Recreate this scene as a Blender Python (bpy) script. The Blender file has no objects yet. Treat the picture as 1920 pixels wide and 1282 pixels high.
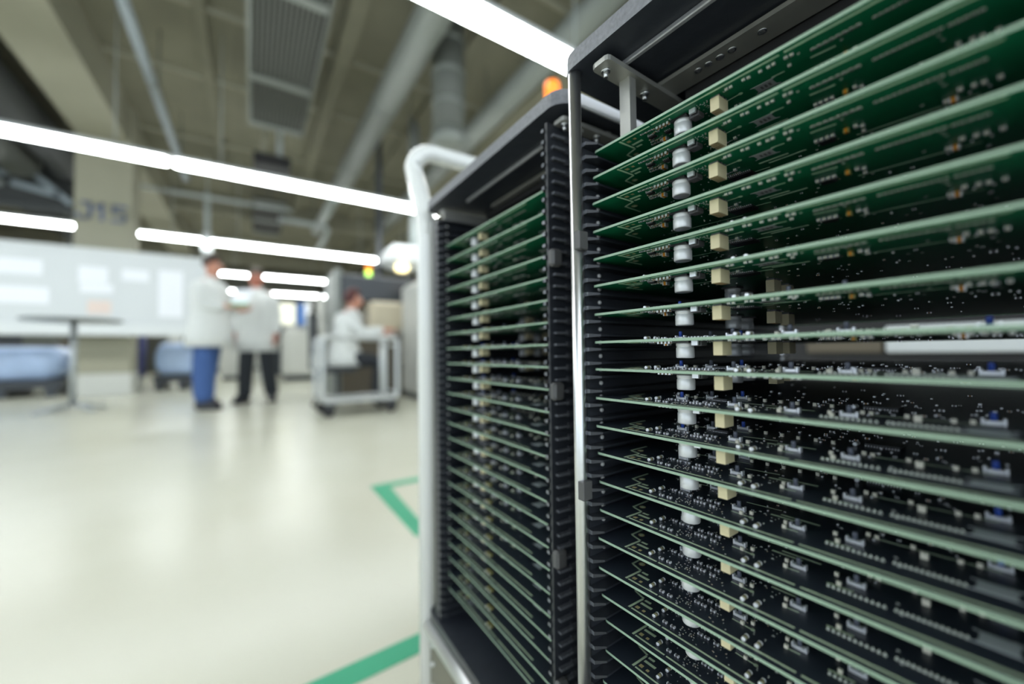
import bpy, math, random
from math import sin, cos, pi, radians
from mathutils import Vector, Matrix
random.seed(7)
C = bpy.context.scene.collection

# ------------------------------------------------------------------ camera, world, light, exposure
EYE = 0.62
cam_d = bpy.data.cameras.new('camera'); cam = bpy.data.objects.new('camera', cam_d); C.objects.link(cam)
cam_d.sensor_width = 36.0; cam_d.lens = 14.0; cam_d.clip_start = 0.01; cam_d.clip_end = 200
Rw = ((0.83688218, -0.00419993, 0.54736695), (-0.54724044, -0.0292448, 0.83646437), (-0.01249454, 0.99956346, 0.02677283))
cam.matrix_world = Matrix(((Rw[0][0], Rw[0][1], -Rw[0][2], 0), (Rw[1][0], Rw[1][1], -Rw[1][2], 0), (Rw[2][0], Rw[2][1], -Rw[2][2], EYE), (0, 0, 0, 1)))
cam_d.dof.use_dof = True; cam_d.dof.focus_distance = 0.254; cam_d.dof.aperture_fstop = 2.2
bpy.context.scene.camera = cam
sc = bpy.context.scene
sc.view_settings.view_transform = 'Standard'; sc.view_settings.look = 'None'
sc.view_settings.exposure = 0.55; sc.view_settings.gamma = 1.0; sc.view_settings.use_curve_mapping = False
w = bpy.data.worlds.new('hall_daylight'); sc.world = w; w.use_nodes = True
w.node_tree.nodes['Background'].inputs[0].default_value = (0.78, 0.89, 1.0, 1)
w.node_tree.nodes['Background'].inputs[1].default_value = 1.35
LAMP_STRENGTH = 17.0

# ------------------------------------------------------------------ materials
MATS = {}
def mat(name, col, rough=0.5, metal=0.0, emit=None, strength=0.0, noise=0.0, nscale=20.0, bump=0.0, alpha=1.0, coat=0.0, spec=0.5):
    if name in MATS: return MATS[name]
    m = bpy.data.materials.new(name); m.use_nodes = True
    nt = m.node_tree; b = nt.nodes['Principled BSDF']
    b.inputs['Base Color'].default_value = (*col, 1); b.inputs['Roughness'].default_value = rough
    b.inputs['Metallic'].default_value = metal; b.inputs['Coat Weight'].default_value = coat
    b.inputs['Specular IOR Level'].default_value = spec
    if emit: b.inputs['Emission Color'].default_value = (*emit, 1); b.inputs['Emission Strength'].default_value = strength
    if noise or bump:
        tc = nt.nodes.new('ShaderNodeTexCoord'); n = nt.nodes.new('ShaderNodeTexNoise')
        n.inputs['Scale'].default_value = nscale; n.inputs['Detail'].default_value = 4
        nt.links.new(tc.outputs['Object'], n.inputs['Vector'])
        if noise:
            r = nt.nodes.new('ShaderNodeMapRange'); r.inputs['To Min'].default_value = 1 - noise; r.inputs['To Max'].default_value = 1 + noise
            nt.links.new(n.outputs['Fac'], r.inputs['Value'])
            mx = nt.nodes.new('ShaderNodeVectorMath'); mx.operation = 'SCALE'; mx.inputs[0].default_value = col
            nt.links.new(r.outputs['Result'], mx.inputs['Scale']); nt.links.new(mx.outputs['Vector'], b.inputs['Base Color'])
        if bump:
            bp = nt.nodes.new('ShaderNodeBump'); bp.inputs['Strength'].default_value = bump; bp.inputs['Distance'].default_value = 0.002
            nt.links.new(n.outputs['Fac'], bp.inputs['Height']); nt.links.new(bp.outputs['Normal'], b.inputs['Normal'])
    MATS[name] = m; return m
mat('solder_mask_green', (0.006, 0.150, 0.066), 0.40, noise=0.12, nscale=60, spec=0.25)
mat('solder_mask_dark', (0.020, 0.026, 0.037), 0.42, noise=0.2, nscale=50)
mat('trace_green', (0.50, 0.74, 0.52), 0.5)
mat('trace_top', (0.42, 0.52, 0.36), 0.5)
mat('board_edge', (0.29, 0.41, 0.30), 0.5, noise=0.1, nscale=200)
mat('gold_pad', (0.44, 0.38, 0.19), 0.4, 0.2)
mat('worn_glint', (0.17, 0.18, 0.20), 0.3, 0.4, noise=0.6, nscale=400)  # scratched black edges, with their bright glints put into the colour
mat('tin', (0.80, 0.82, 0.85), 0.28, 0.45)
mat('ring_pad', (0.50, 0.54, 0.48), 0.5)
mat('pale_pad', (0.42, 0.46, 0.47), 0.55)
mat('chip_black', (0.02, 0.021, 0.023), 0.4)
mat('chip_grey', (0.13, 0.13, 0.14), 0.45)
mat('ceramic_tan', (0.36, 0.20, 0.07), 0.5)
mat('tantalum_orange', (0.68, 0.27, 0.01), 0.4)
mat('ceramic_cream', (0.66, 0.64, 0.53), 0.45)
mat('ring_gold', (0.34, 0.31, 0.10), 0.4)
mat('relay_cream', (0.66, 0.58, 0.36), 0.55, noise=0.03, nscale=300)
mat('relay_mark', (0.50, 0.32, 0.13), 0.6)
mat('can_white', (0.72, 0.73, 0.73), 0.35, 0.25, noise=0.05, nscale=120)
mat('button_blue', (0.03, 0.08, 0.40), 0.4)
mat('button_grey', (0.10, 0.11, 0.14), 0.4)
mat('silk', (0.55, 0.58, 0.55), 0.6)
mat('rack_black', (0.022, 0.025, 0.031), 0.42, noise=0.3, nscale=40, bump=0.3)
mat('rack_rib', (0.05, 0.053, 0.060), 0.38, noise=0.3, nscale=60, bump=0.2)
mat('rack_plate', (0.027, 0.031, 0.042), 0.45, noise=0.25, nscale=90, bump=0.25)
mat('plate_rim', (0.17, 0.175, 0.19), 0.5, noise=0.4, nscale=300, bump=0.4)
mat('rivet', (0.62, 0.62, 0.60), 0.4, 0.2)
mat('steel', (0.74, 0.75, 0.76), 0.33, 1.0, noise=0.05, nscale=40)
mat('steel_brushed', (0.42, 0.42, 0.39), 0.42, 0.55, noise=0.1, nscale=60)
mat('clip_grey', (0.085, 0.085, 0.085), 0.45)
mat('bar_grey', (0.42, 0.43, 0.46), 0.45, 0.6, noise=0.3, nscale=200)
mat('tube_white', (0.78, 0.79, 0.76), 0.25, 0.0, coat=0.5)
mat('tube_cream', (0.62, 0.62, 0.38), 0.3, coat=0.4)
mat('panel_steel', (0.21, 0.20, 0.16), 0.45, 0.5, noise=0.1, nscale=8)
mat('rubber', (0.015, 0.015, 0.016), 0.7)
mat('concrete', (0.205, 0.197, 0.142), 0.9, noise=0.3, nscale=1.6, bump=0.2)
mat('concrete_light', (0.33, 0.322, 0.245), 0.9, noise=0.12, nscale=1.5)
mat('duct_grey', (0.24, 0.26, 0.24), 0.5, 0.2, noise=0.1, nscale=3)
mat('duct_dark', (0.12, 0.13, 0.115), 0.6)
mat('pipe_blue', (0.28, 0.33, 0.36), 0.5)
mat('pipe_pale', (0.42, 0.46, 0.45), 0.5)
mat('heater_dark', (0.038, 0.038, 0.035), 0.9)
mat('truss_dark', (0.045, 0.05, 0.05), 0.7)
mat('black', (0.012, 0.012, 0.013), 0.6)
mat('letter_blue', (0.10, 0.13, 0.24), 0.7)
mat('partition_white', (0.60, 0.63, 0.64), 0.5)
mat('partition_frame', (0.66, 0.69, 0.69), 0.4)
mat('paper', (0.80, 0.82, 0.86), 0.7)
mat('paper_pink', (0.72, 0.60, 0.54), 0.7)
mat('paper_green', (0.10, 0.42, 0.20), 0.6)
mat('table_grey', (0.20, 0.22, 0.22), 0.3)
mat('table_metal', (0.40, 0.43, 0.44), 0.35, 0.5)
mat('wrap_blue', (0.46, 0.60, 0.86), 0.25, noise=0.25, nscale=4, bump=0.8)
mat('bin_blue', (0.02, 0.025, 0.16), 0.5)
mat('coat_white', (0.65, 0.67, 0.65), 0.8, noise=0.05, nscale=6)
mat('jeans', (0.045, 0.10, 0.27), 0.85, noise=0.15, nscale=14)
mat('trousers', (0.018, 0.022, 0.027), 0.85)
mat('skin', (0.52, 0.24, 0.16), 0.55)
mat('skin_red', (0.47, 0.17, 0.11), 0.55)
mat('hair_brown', (0.035, 0.018, 0.012), 0.7)
mat('hair_grey', (0.16, 0.14, 0.12), 0.7)
mat('hair_auburn', (0.07, 0.014, 0.012), 0.6)
mat('shoe', (0.02, 0.022, 0.03), 0.5)
mat('eye_white', (0.75, 0.75, 0.73), 0.3)
mat('machine_white', (0.55, 0.56, 0.52), 0.4, noise=0.05, nscale=2)
mat('machine_cream', (0.62, 0.55, 0.40), 0.5)
mat('machine_dark', (0.035, 0.042, 0.05), 0.4)
mat('machine_brown', (0.12, 0.10, 0.07), 0.6)
mat('aluminium', (0.50, 0.52, 0.51), 0.3, 0.6)
mat('chair_fabric', (0.06, 0.065, 0.07), 0.85)
mat('wall_paint', (0.33, 0.33, 0.27), 0.85, noise=0.15, nscale=0.6)
mat('lamp_housing', (0.6, 0.62, 0.62), 0.4)
mat('tape_green', (0.02, 0.36, 0.19), 0.45, noise=0.08, nscale=12)
mat('lamp_glow', (1, 1, 1), 0.5, emit=(0.95, 1.0, 1.0), strength=LAMP_STRENGTH)
mat('signal_orange', (0.8, 0.2, 0.02), 0.4, emit=(1.0, 0.22, 0.02), strength=1.2)
mat('signal_green', (0.3, 0.8, 0.1), 0.4, emit=(0.55, 1.0, 0.15), strength=2.2)
mat('signal_yellow', (0.8, 0.7, 0.1), 0.4, emit=(1.0, 0.85, 0.2), strength=1.5)
mat('lamp_warm', (1, 0.9, 0.6), 0.4, emit=(1.0, 0.86, 0.45), strength=2.5)
mat('screen_cream', (0.1, 0.1, 0.1), 0.3, emit=(0.95, 0.98, 0.78), strength=0.95)
mat('screen_blue', (0.02, 0.04, 0.08), 0.3, emit=(0.06, 0.16, 0.42), strength=0.8)
mat('reel_shiny', (0.88, 0.90, 0.90), 0.35, 1.0)

def floor_material():
    m = bpy.data.materials.new('floor_resin'); m.use_nodes = True; nt = m.node_tree; b = nt.nodes['Principled BSDF']
    tc = nt.nodes.new('ShaderNodeTexCoord'); n = nt.nodes.new('ShaderNodeTexNoise'); n.inputs['Scale'].default_value = 1.1; n.inputs['Detail'].default_value = 5
    n2 = nt.nodes.new('ShaderNodeTexNoise'); n2.inputs['Scale'].default_value = 220; n2.inputs['Detail'].default_value = 2
    nt.links.new(tc.outputs['Object'], n.inputs['Vector']); nt.links.new(tc.outputs['Object'], n2.inputs['Vector'])
    r = nt.nodes.new('ShaderNodeValToRGB'); r.color_ramp.elements[0].position = 0.3; r.color_ramp.elements[1].position = 0.75
    r.color_ramp.elements[0].color = (0.585, 0.58, 0.465, 1); r.color_ramp.elements[1].color = (0.65, 0.648, 0.545, 1)
    nt.links.new(n.outputs['Fac'], r.inputs['Fac'])
    mr = nt.nodes.new('ShaderNodeMapRange'); mr.inputs['To Min'].default_value = 0.96; mr.inputs['To Max'].default_value = 1.03
    nt.links.new(n2.outputs['Fac'], mr.inputs['Value'])
    s = nt.nodes.new('ShaderNodeVectorMath'); s.operation = 'SCALE'; nt.links.new(r.outputs['Color'], s.inputs[0]); nt.links.new(mr.outputs['Result'], s.inputs['Scale'])
    nt.links.new(s.outputs['Vector'], b.inputs['Base Color']); b.inputs['Roughness'].default_value = 0.24
    bp = nt.nodes.new('ShaderNodeBump'); bp.inputs['Strength'].default_value = 0.08; bp.inputs['Distance'].default_value = 0.01
    nt.links.new(n.outputs['Fac'], bp.inputs['Height']); nt.links.new(bp.outputs['Normal'], b.inputs['Normal'])
    MATS['floor_resin'] = m
floor_material()

# ------------------------------------------------------------------ mesh builder
class MB:
    """collects shapes and links them as one mesh object"""
    def __init__(s): s.v = []; s.f = []; s.m = []; s.names = []; s.sm = []
    def mi(s, name):
        if name not in s.names: s.names.append(name)
        return s.names.index(name)
    def add(s, vs, fs, m, smooth=False):
        o = len(s.v); k = s.mi(m); s.v += [tuple(v) for v in vs]
        for f in fs: s.f.append(tuple(i + o for i in f)); s.m.append(k); s.sm.append(smooth)
    def box(s, x0, x1, y0, y1, z0, z1, m, top=None, bottom=None):
        vs = [(x0, y0, z0), (x1, y0, z0), (x1, y1, z0), (x0, y1, z0), (x0, y0, z1), (x1, y0, z1), (x1, y1, z1), (x0, y1, z1)]
        s.add(vs, [(0, 1, 5, 4), (1, 2, 6, 5), (2, 3, 7, 6), (3, 0, 4, 7)], m)
        s.add(vs, [(4, 5, 6, 7)], top or m); s.add(vs, [(3, 2, 1, 0)], bottom or m); return s
    def bbox(s, x0, x1, y0, y1, z0, z1, m, b=0.002):
        """box with chamfered edges"""
        b = min(b, (x1-x0)*.45, (y1-y0)*.45, (z1-z0)*.45); vs = []
        for z, q in ((z0, b), (z0 + b, 0), (z1 - b, 0), (z1, b)):
            X0, X1, Y0, Y1 = x0+q, x1-q, y0+q, y1-q; c = b
            vs += [(X0+c, Y0, z), (X1-c, Y0, z), (X1, Y0+c, z), (X1, Y1-c, z), (X1-c, Y1, z), (X0+c, Y1, z), (X0, Y1-c, z), (X0, Y0+c, z)] if q == 0 else \
                  [(X0+c*.3, Y0, z), (X1-c*.3, Y0, z), (X1, Y0+c*.3, z), (X1, Y1-c*.3, z), (X1-c*.3, Y1, z), (X0+c*.3, Y1, z), (X0, Y1-c*.3, z), (X0, Y0+c*.3, z)]
        fs = [tuple(range(7, -1, -1)), tuple(range(24, 32))]
        for r in range(3):
            for i in range(8): j = (i+1) % 8; fs.append((r*8+i, r*8+j, r*8+8+j, r*8+8+i))
        s.add(vs, fs, m); return s
    def obox(s, c, size, rz, m, rx=0, ry=0):
        M = Matrix.Rotation(rz, 3, 'Z') @ Matrix.Rotation(ry, 3, 'Y') @ Matrix.Rotation(rx, 3, 'X'); c = Vector(c); h = [q/2 for q in size]
        vs = [c + M @ Vector((a*h[0], b*h[1], d*h[2])) for d in (-1, 1) for (a, b) in ((-1, -1), (1, -1), (1, 1), (-1, 1))]
        s.add(vs, [(0, 1, 5, 4), (1, 2, 6, 5), (2, 3, 7, 6), (3, 0, 4, 7), (4, 5, 6, 7), (3, 2, 1, 0)], m); return s
    def lathe(s, prof, m, c=(0, 0, 0), n=20, axis='Z', smooth=True, cap=True):
        """prof: list of (radius, height); mats may vary: (r, h, material)"""
        def P(r, a, h):
            x, y = r*cos(a), r*sin(a)
            q = (x, y, h) if axis == 'Z' else ((h, x, y) if axis == 'X' else (x, h, -y))
            return (q[0]+c[0], q[1]+c[1], q[2]+c[2])
        vs = [P(p[0], 2*pi*i/n, p[1]) for p in prof for i in range(n)]
        for k in range(len(prof)-1):
            mm = prof[k][2] if len(prof[k]) > 2 else m
            s.add(vs, [(k*n+i, k*n+(i+1) % n, (k+1)*n+(i+1) % n, (k+1)*n+i) for i in range(n)], mm, smooth) if k == 0 else \
                s.f.extend([]) or s._more(vs, [(k*n+i, k*n+(i+1) % n, (k+1)*n+(i+1) % n, (k+1)*n+i) for i in range(n)], mm, smooth)
        if cap:
            L = len(prof)-1
            s._more(vs, [tuple(range(n-1, -1, -1)), tuple(range(L*n, L*n+n))], m, False)
        return s
    def _more(s, vs, fs, m, smooth):
        o = len(s.v) - len(vs); k = s.mi(m)
        for f in fs: s.f.append(tuple(i+o for i in f)); s.m.append(k); s.sm.append(smooth)
    def cyl(s, p, q, r, m, n=16, r2=None): return s.tube([p, q], [r, r if r2 is None else r2], m, n)
    def tube(s, pts, r, m, n=14, cap=True, smooth=True):
        pts = [Vector(p) for p in pts]; rs = r if isinstance(r, (list, tuple)) else [r]*len(pts); vs = []; prev = None
        for i, p in enumerate(pts):
            t = (pts[min(i+1, len(pts)-1)] - pts[max(i-1, 0)]).normalized()
            if prev is None:
                u = t.orthogonal().normalized()
            else:
                u = (prev - t*prev.dot(t)).normalized()
            prev = u; w_ = t.cross(u)
            vs += [p + (u*cos(2*pi*k/n) + w_*sin(2*pi*k/n))*rs[i] for k in range(n)]
        fs = [(i*n+k, i*n+(k+1) % n, (i+1)*n+(k+1) % n, (i+1)*n+k) for i in range(len(pts)-1) for k in range(n)]
        s.add(vs, fs, m, smooth)
        if cap: s._more(vs, [tuple(range(n-1, -1, -1)), tuple(range((len(pts)-1)*n, len(pts)*n))], m, False)
        return s
    def slab(s, out, z0, z1, m, side=None, top=None, bottom=None):
        n = len(out); vs = [(x, y, z0) for x, y in out] + [(x, y, z1) for x, y in out]
        s.add(vs, [(i, (i+1) % n, n+(i+1) % n, n+i) for i in range(n)], side or m)
        s._more(vs, [tuple(range(n, 2*n))], top or m, False); s._more(vs, [tuple(range(n-1, -1, -1))], bottom or m, False); return s
    def build(s, name, parent=None, loc=None, rz=0.0, label=None):
        me = bpy.data.meshes.new(name); me.from_pydata(s.v, [], s.f)
        for k in s.names: me.materials.append(MATS[k])
        me.polygons.foreach_set('material_index', s.m); me.polygons.foreach_set('use_smooth', s.sm); me.update()
        o = bpy.data.objects.new(name, me); C.objects.link(o)
        if parent is not None: o.parent = parent
        if loc is not None: o.location = loc
        o.rotation_euler.z = rz
        if label: o['label'] = label
        return o
def rounded(x0, x1, y0, y1, r, n=5):
    pts = []
    for cx, cy, a0 in ((x1-r, y1-r, 0), (x0+r, y1-r, pi/2), (x0+r, y0+r, pi), (x1-r, y0+r, 3*pi/2)):
        for i in range(n+1): a = a0 + pi/2*i/n; pts.append((cx+r*cos(a), cy+r*sin(a)))
    return pts
def arc(c, u, v, r, a0, a1, n=8):
    c, u, v = Vector(c), Vector(u), Vector(v); return [c + (u*cos(a0+(a1-a0)*i/n) + v*sin(a0+(a1-a0)*i/n))*r for i in range(n+1)]
def tag(o, label=None, cat=None, group=None, kind=None):
    if label: o['label'] = label
    if cat: o['category'] = cat
    if group: o['group'] = group
    if kind: o['kind'] = kind
    return o
def empty(name, loc, rz=0.0, label=None, cat=None, group=None):
    o = bpy.data.objects.new(name, None); C.objects.link(o); o.location = loc; o.rotation_euler.z = rz; o.empty_display_size = 0.05
    return tag(o, label, cat, group)
def link_copy(o, parent=None):
    c = o.copy(); C.objects.link(c)
    if parent is not None: c.parent = parent
    for k in list(o.children): link_copy(k, c)
    return c
def structure(o): o['kind'] = 'structure'; return o

# ------------------------------------------------------------------ setting
structure(MB().box(-9, 9, -4, 26, -0.1, 0, 'floor_resin').build('floor'))
structure(MB().box(-9, 9, -4, 26, 4.85, 5.0, 'concrete').build('ceiling'))
structure(MB().box(-9, 9, 26, 26.15, 0, 5, 'wall_paint').build('wall_back'))
structure(MB().box(-9.15, -9, 7, 26.15, 0, 5, 'wall_paint').build('wall_left'))
structure(MB().box(9, 9.15, -4, 26.15, 0, 5, 'wall_paint').build('wall_right'))
# concrete ribs of the ceiling run away from the camera, one deep cross beam
for i, (x, h, wd, m) in enumerate([(-7.2, .55, .5, 'concrete'), (-4.6, .5, .5, 'truss_dark'), (-2.05, .62, .62, 'concrete_light'), (-.55, .08, .12, 'concrete'), (1.05, .14, .2, 'concrete'), (2.5, .1, .15, 'concrete'), (3.6, .55, .5, 'concrete'), (6.4, .55, .5, 'concrete')]):
    structure(MB().box(x-wd/2, x+wd/2, -4, 26, 4.85-h, 4.86, m).build('trim_%d' % (i+1)))
for i, y in enumerate((12.8, 19.5)):
    structure(MB().box(-9, 9, y, y+.35, 4.35, 4.86, 'concrete').build('trim_%d' % (i+11)))
for i, y in enumerate((3.6, 5.9, 7.4, 9.6)):
    structure(MB().box(-1.7, 3.3, y, y+.05, 4.79, 4.86, 'concrete_light').build('trim_%d' % (i+15)))

# column with the painted code J15 on its front
col = empty('concrete_column', (-2.02, 9.25, 0), 0, 'square concrete column painted with blue J15 behind the white partition', 'column')
MB().box(-.34, .34, -.25, .25, .36, 4.9, 'concrete_light').build('shaft', col)
MB().bbox(-.36, .36, -.27, .27, 0, .36, 'machine_white', .01).build('painted_base', col, label='white painted base of the column')
def stroke_text(mb, segs, ox, oz, s, y, m, t=.028):
    for (x0, z0), (x1, z1) in segs:
        dx, dz = x1-x0, z1-z0; L = math.hypot(dx, dz)*s; a = math.atan2(dz, dx)
        mb.obox((ox+(x0+x1)/2*s, y, oz+(z0+z1)/2*s), (L+t, .004, t), 0, m, ry=-a)
lt = MB(); t_ = .045
stroke_text(lt, [((.3, 1), (.6, 1)), ((.6, 1), (.6, .15)), ((.6, .15), (.45, 0)), ((.45, 0), (.15, 0)), ((.15, 0), (0, .2))], -.31, 2.86, .25, -.252, 'letter_blue', t_)
stroke_text(lt, [((.1, .75), (.35, 1)), ((.35, 1), (.35, 0))], -.11, 2.86, .25, -.252, 'letter_blue', t_)
stroke_text(lt, [((.6, 1), (.05, 1)), ((.05, 1), (.05, .55)), ((.05, .55), (.5, .58)), ((.5, .58), (.62, .3)), ((.62, .3), (.5, 0)), ((.5, 0), (0, 0))], .10, 2.86, .25, -.252, 'letter_blue', t_)
lt.build('painted_lettering', col, label='blue painted characters J15')

# ------------------------------------------------------------------ ceiling lamps
def make_lamp(L):
    r = empty('linear_ceiling_lamp', (0, 0, 3.0), 0, 'x', 'ceiling lamp')
    MB().bbox(-L/2, L/2, -.085, .085, 0.02, .075, 'lamp_housing', .01).build('housing', r)
    MB().slab(rounded(-L/2+.01, L/2-.01, -.08, .08, .06), -.02, .022, 'lamp_glow').build('diffuser', r, label='bright white diffuser')
    for x in (-L*.36, L*.36): MB().cyl((x, 0, .07), (x, 0, 1.86), .006, 'pipe_pale', 8).build('suspension_rod', r)
    return r
rows = [(-3.0, 'behind the viewer'), (2.42, 'nearest row overhead'), (6.3, 'second row, over the standing men'), (10.3, 'third row, behind the column'), (14.1, 'fourth row'), (17.8, 'farthest row')]
segs = [(-6.16, 'far left'), (-2.58, 'left'), (1.0, 'middle'), (4.58, 'right')]
lamp0 = None
for y, rn in rows:
    for x, sn in segs:
        if y < 0 and sn in ('far left',): continue
        if y > 12 and sn != 'middle' and sn != 'left': continue
        o = make_lamp(3.47) if lamp0 is None else link_copy(lamp0)
        if lamp0 is None: lamp0 = o
        o.location = (x - (.2 if (y > 12 and sn == 'middle') else 0) - (.09 if (y == 6.3 and sn == 'middle') else 0), y, 3.0)
        o['group'] = 'linear lamps hanging under the concrete ceiling'
        o['label'] = 'long white tube lamp, %s of the %s' % ({'far left': 'far left one', 'left': 'left one', 'middle': 'middle one', 'right': 'right one'}[sn], {'behind the viewer': 'row behind the viewer', 'nearest row overhead': 'nearest row, above the black racks', 'second row, over the standing men': 'second row, before the column', 'third row, behind the column': 'third row, behind the column', 'fourth row': 'fourth row', 'farthest row': 'farthest row'}[rn])

# ------------------------------------------------------------------ ceiling services
hp = empty('ceiling_heating_panel', (.32, 5.0, 4.2), 0, 'long dark louvred heating panel hanging left of the round duct', 'heating panel')
p = MB(); p.box(-.34, .34, -2.6, 2.2, 0, .03, 'heater_dark')
for i in range(13): p.box(-.32+i*.05, -.30+i*.05, -2.6, 2.2, -.012, 0, 'duct_dark')
p.build('louvre_panel', hp)
for y in (-2.2, -.6, .95, 2.17): MB().box(-.34, .34, y-.05, y+.05, -.03, .0, 'duct_grey').build('cross_bar', hp)
for x in (-.36, .35): MB().box(x-.018, x+.018, -2.6, 2.2, -.04, .09, 'duct_grey' if x < 0 else 'duct_dark').build('side_rail', hp)
for x, y in ((-.36, -1.8), (.36, -1.8), (-.36, 1.8), (.36, 1.8)): MB().cyl((x, y, .02), (x, y, .66), .008, 'duct_dark', 6).build('hanger', hp)
hp2 = empty('ceiling_heating_panel', (.35, 12.3, 4.2), 0, 'dark heating panel farther back over the second lamp row', 'heating panel')
MB().box(-.34, .34, -1.6, 1.4, 0, .04, 'heater_dark').build('louvre_panel', hp2)
for y in (-1.5, 0, 1.3): MB().box(-.34, .34, y-.05, y+.05, -.03, .0, 'duct_grey').build('cross_bar', hp2)
for x in (-.3, .3): MB().cyl((x, 0, .02), (x, 0, .66), .008, 'duct_dark', 6).build('hanger', hp2)
u = empty('ceiling_unit', (.29, 8.2, 3.95), 0, 'small black unit hanging beyond the end of the heating panel', 'ceiling unit')
MB().bbox(-.28, .28, -.3, .3, -.06, .14, 'black', .02).build('case', u)
for x in (-.12, .12): MB().cyl((x, 0, .12), (x, 0, .91), .05, 'pipe_pale' if x > 0 else 'concrete_light', 10).build('hanger', u)
def duct(name, pts, r, m, label, bands=0):
    d = empty(name, pts[0], 0, label, 'pipe' if r < .1 else 'duct'); o = Vector(pts[0])
    P = [Vector(q)-o for q in pts]
    MB().tube(P, r, m, 24).build('pipe_run', d)
    for i in range(bands):
        q = P[0].lerp(P[-1], (i+.5)/bands); t = (P[-1]-P[0]).normalized()*.03
        MB().tube([q-t, q+t], r*1.06, 'duct_grey', 24).build('joint_band', d)
    for i in range(max(2, bands)):
        q = P[0].lerp(P[-1], (i+.7)/max(2, bands)); up = 4.87-o.z-q.z
        if up > .05: MB().cyl(q, (q.x, q.y, q.z+up), .01, 'duct_dark', 6).build('hanger', d)
    return d
duct('round_air_duct', [(1.66, -2, 4.3), (1.62, 9.2, 4.3)], .19, 'duct_grey', 'thick round grey air duct running away under the ceiling', 5)
duct('air_duct_extension', [(1.62, 9.23, 4.3), (1.6, 13.0, 4.3)], .12, 'pipe_pale', 'thinner pale duct continuing beyond the thick one', 2)
duct('side_air_duct', [(2.82, -2, 4.05), (2.95, 11, 4.05)], .15, 'duct_grey', 'round grey air duct above the left rack, right of the thick one', 5)
duct('ceiling_pipe', [(-.98, -1, 3.92), (-1.03, 9.4, 3.92)], .05, 'pipe_blue', 'thin bluish pipe under the ceiling right of the column', 5)
duct('cross_pipe', [(-2.2, 9.9, 3.8), (.75, 9.9, 3.8)], .035, 'pipe_pale', 'thin pale pipe crossing right behind the column', 2)
bd = empty('bent_duct', (.5, 10.3, 3.7), 0, 'pale bent pipe with an elbow above the third lamp row', 'pipe')
MB().tube([(0, 0, 0), (.85, 0, -.02)] + arc((.9, 0, -.14), (0, 0, 1), (1, 0, 0), .12, 0, pi/2, 6)[1:] + [(1.0, .8, -.2), (.98, 2.2, -.25)], .055, 'pipe_pale').build('pipe_run', bd)
for x in (.1, .7): MB().cyl((x, 0, 0), (x, 0, 1.17), .01, 'duct_dark', 6).build('hanger', bd)
vd = empty('vertical_duct', (2.09, 4.6, 3.28), 0, 'dark wide vertical duct coming down beside the nearest lamp', 'duct')
MB().lathe([(.205, .1), (.205, 1.58)], 'duct_dark', n=28).build('duct_body', vd)
MB().lathe([(.14, -.06), (.225, -.03), (.235, .05), (.21, .12)], 'duct_grey', n=28).build('end_collar', vd)
for i in range(3): MB().lathe([(.213, .45+i*.4), (.213, .5+i*.4)], 'duct_grey', n=28).build('joint_band', vd)
cd = empty('cable_drop', (-.79, 10.42, 2.75), 0, 'pale vertical cable duct at the lamp gap above the man in jeans', 'cable duct')
MB().bbox(-.05, .05, -.04, .04, -.25, 1.3, 'pipe_pale', .01).build('duct_body', cd)
MB().bbox(-.09, .09, -.06, .06, .05, .45, 'partition_frame', .02).build('junction_box', cd)
MB().cyl((0, 0, 1.2), (0, 0, 2.12), .012, 'pipe_pale', 8).build('hanger', cd)
ds = empty('dark_support_post', (1.98, 7.5, 1.7), 0, 'black vertical post rising behind the seated worker', 'post')
MB().box(-.045, .045, -.045, .045, -1.7, 3.17, 'machine_dark').build('post_body', ds)
MB().box(-.1, .1, -.1, .1, -1.7, -1.67, 'machine_dark').build('foot_plate', ds)
# dark steelwork at far left
tr = empty('steel_truss', (-3.9, 11.2, 3.7), 0, 'pale diagonal steel braces in the dark bay left of the column', 'truss')
for a, b in [((-.25, 0, 1.08), (.92, 0, -.05)), ((-.7, 0, .0), (.38, 0, .55)), ((.15, 0, .2), (.78, 0, .08)), ((-1.2, 0, 1.0), (-.3, 0, .1))]:
    MB().obox(((a[0]+b[0])/2, 0, (a[2]+b[2])/2), (math.dist(a, b), .08, .10), 0, 'pipe_blue', ry=-math.atan2(b[2]-a[2], b[0]-a[0])).build('brace', tr)
MB().box(-2.4, .98, .06, .12, -.24, -.12, 'truss_dark').build('lower_chord', tr); MB().box(-2.4, .98, .06, .12, 1.04, 1.16, 'truss_dark').build('upper_chord', tr)
MB().box(-2.4, .98, .2, .24, -.1, 1.04, 'truss_dark').build('back_sheet', tr, label='dark sheet behind the braces')
MB().box(-2.38, -2.3, .12, .2, -3.7, 1.16, 'truss_dark').build('post', tr); MB().box(.88, .96, .12, .2, -3.7, 1.16, 'truss_dark').build('post', tr)
dk = empty('dark_duct_bank', (-3.3, 7.2, 3.75), 0, 'dark ducts crowded under the ceiling left of the column', 'duct')
for x, z, r, m in ((-2.2, .1, .28, 'truss_dark'), (-1.5, .3, .3, 'duct_dark'), (-.85, .15, .27, 'truss_dark'), (-.22, .42, .27, 'duct_dark'), (.40, .52, .27, 'truss_dark')):
    MB().tube([(x, -8, z), (x, 3.6, z)], r, m, 18).build('duct_run', dk)
MB().tube([(-.42, -4, -.12), (-.32, 3.2, -.12)], .06, 'pipe_blue', 12).build('pipe_run', dk, label='pale blue pipe')
for y in (-7, -3.5, .4, 3.2): MB().box(-2.5, .62, y, y+.06, .70, .76, 'truss_dark').build('support_bar', dk); MB().box(-1.03, -.97, y, y+.06, .74, 1.12, 'truss_dark').build('hanger', dk)

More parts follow.
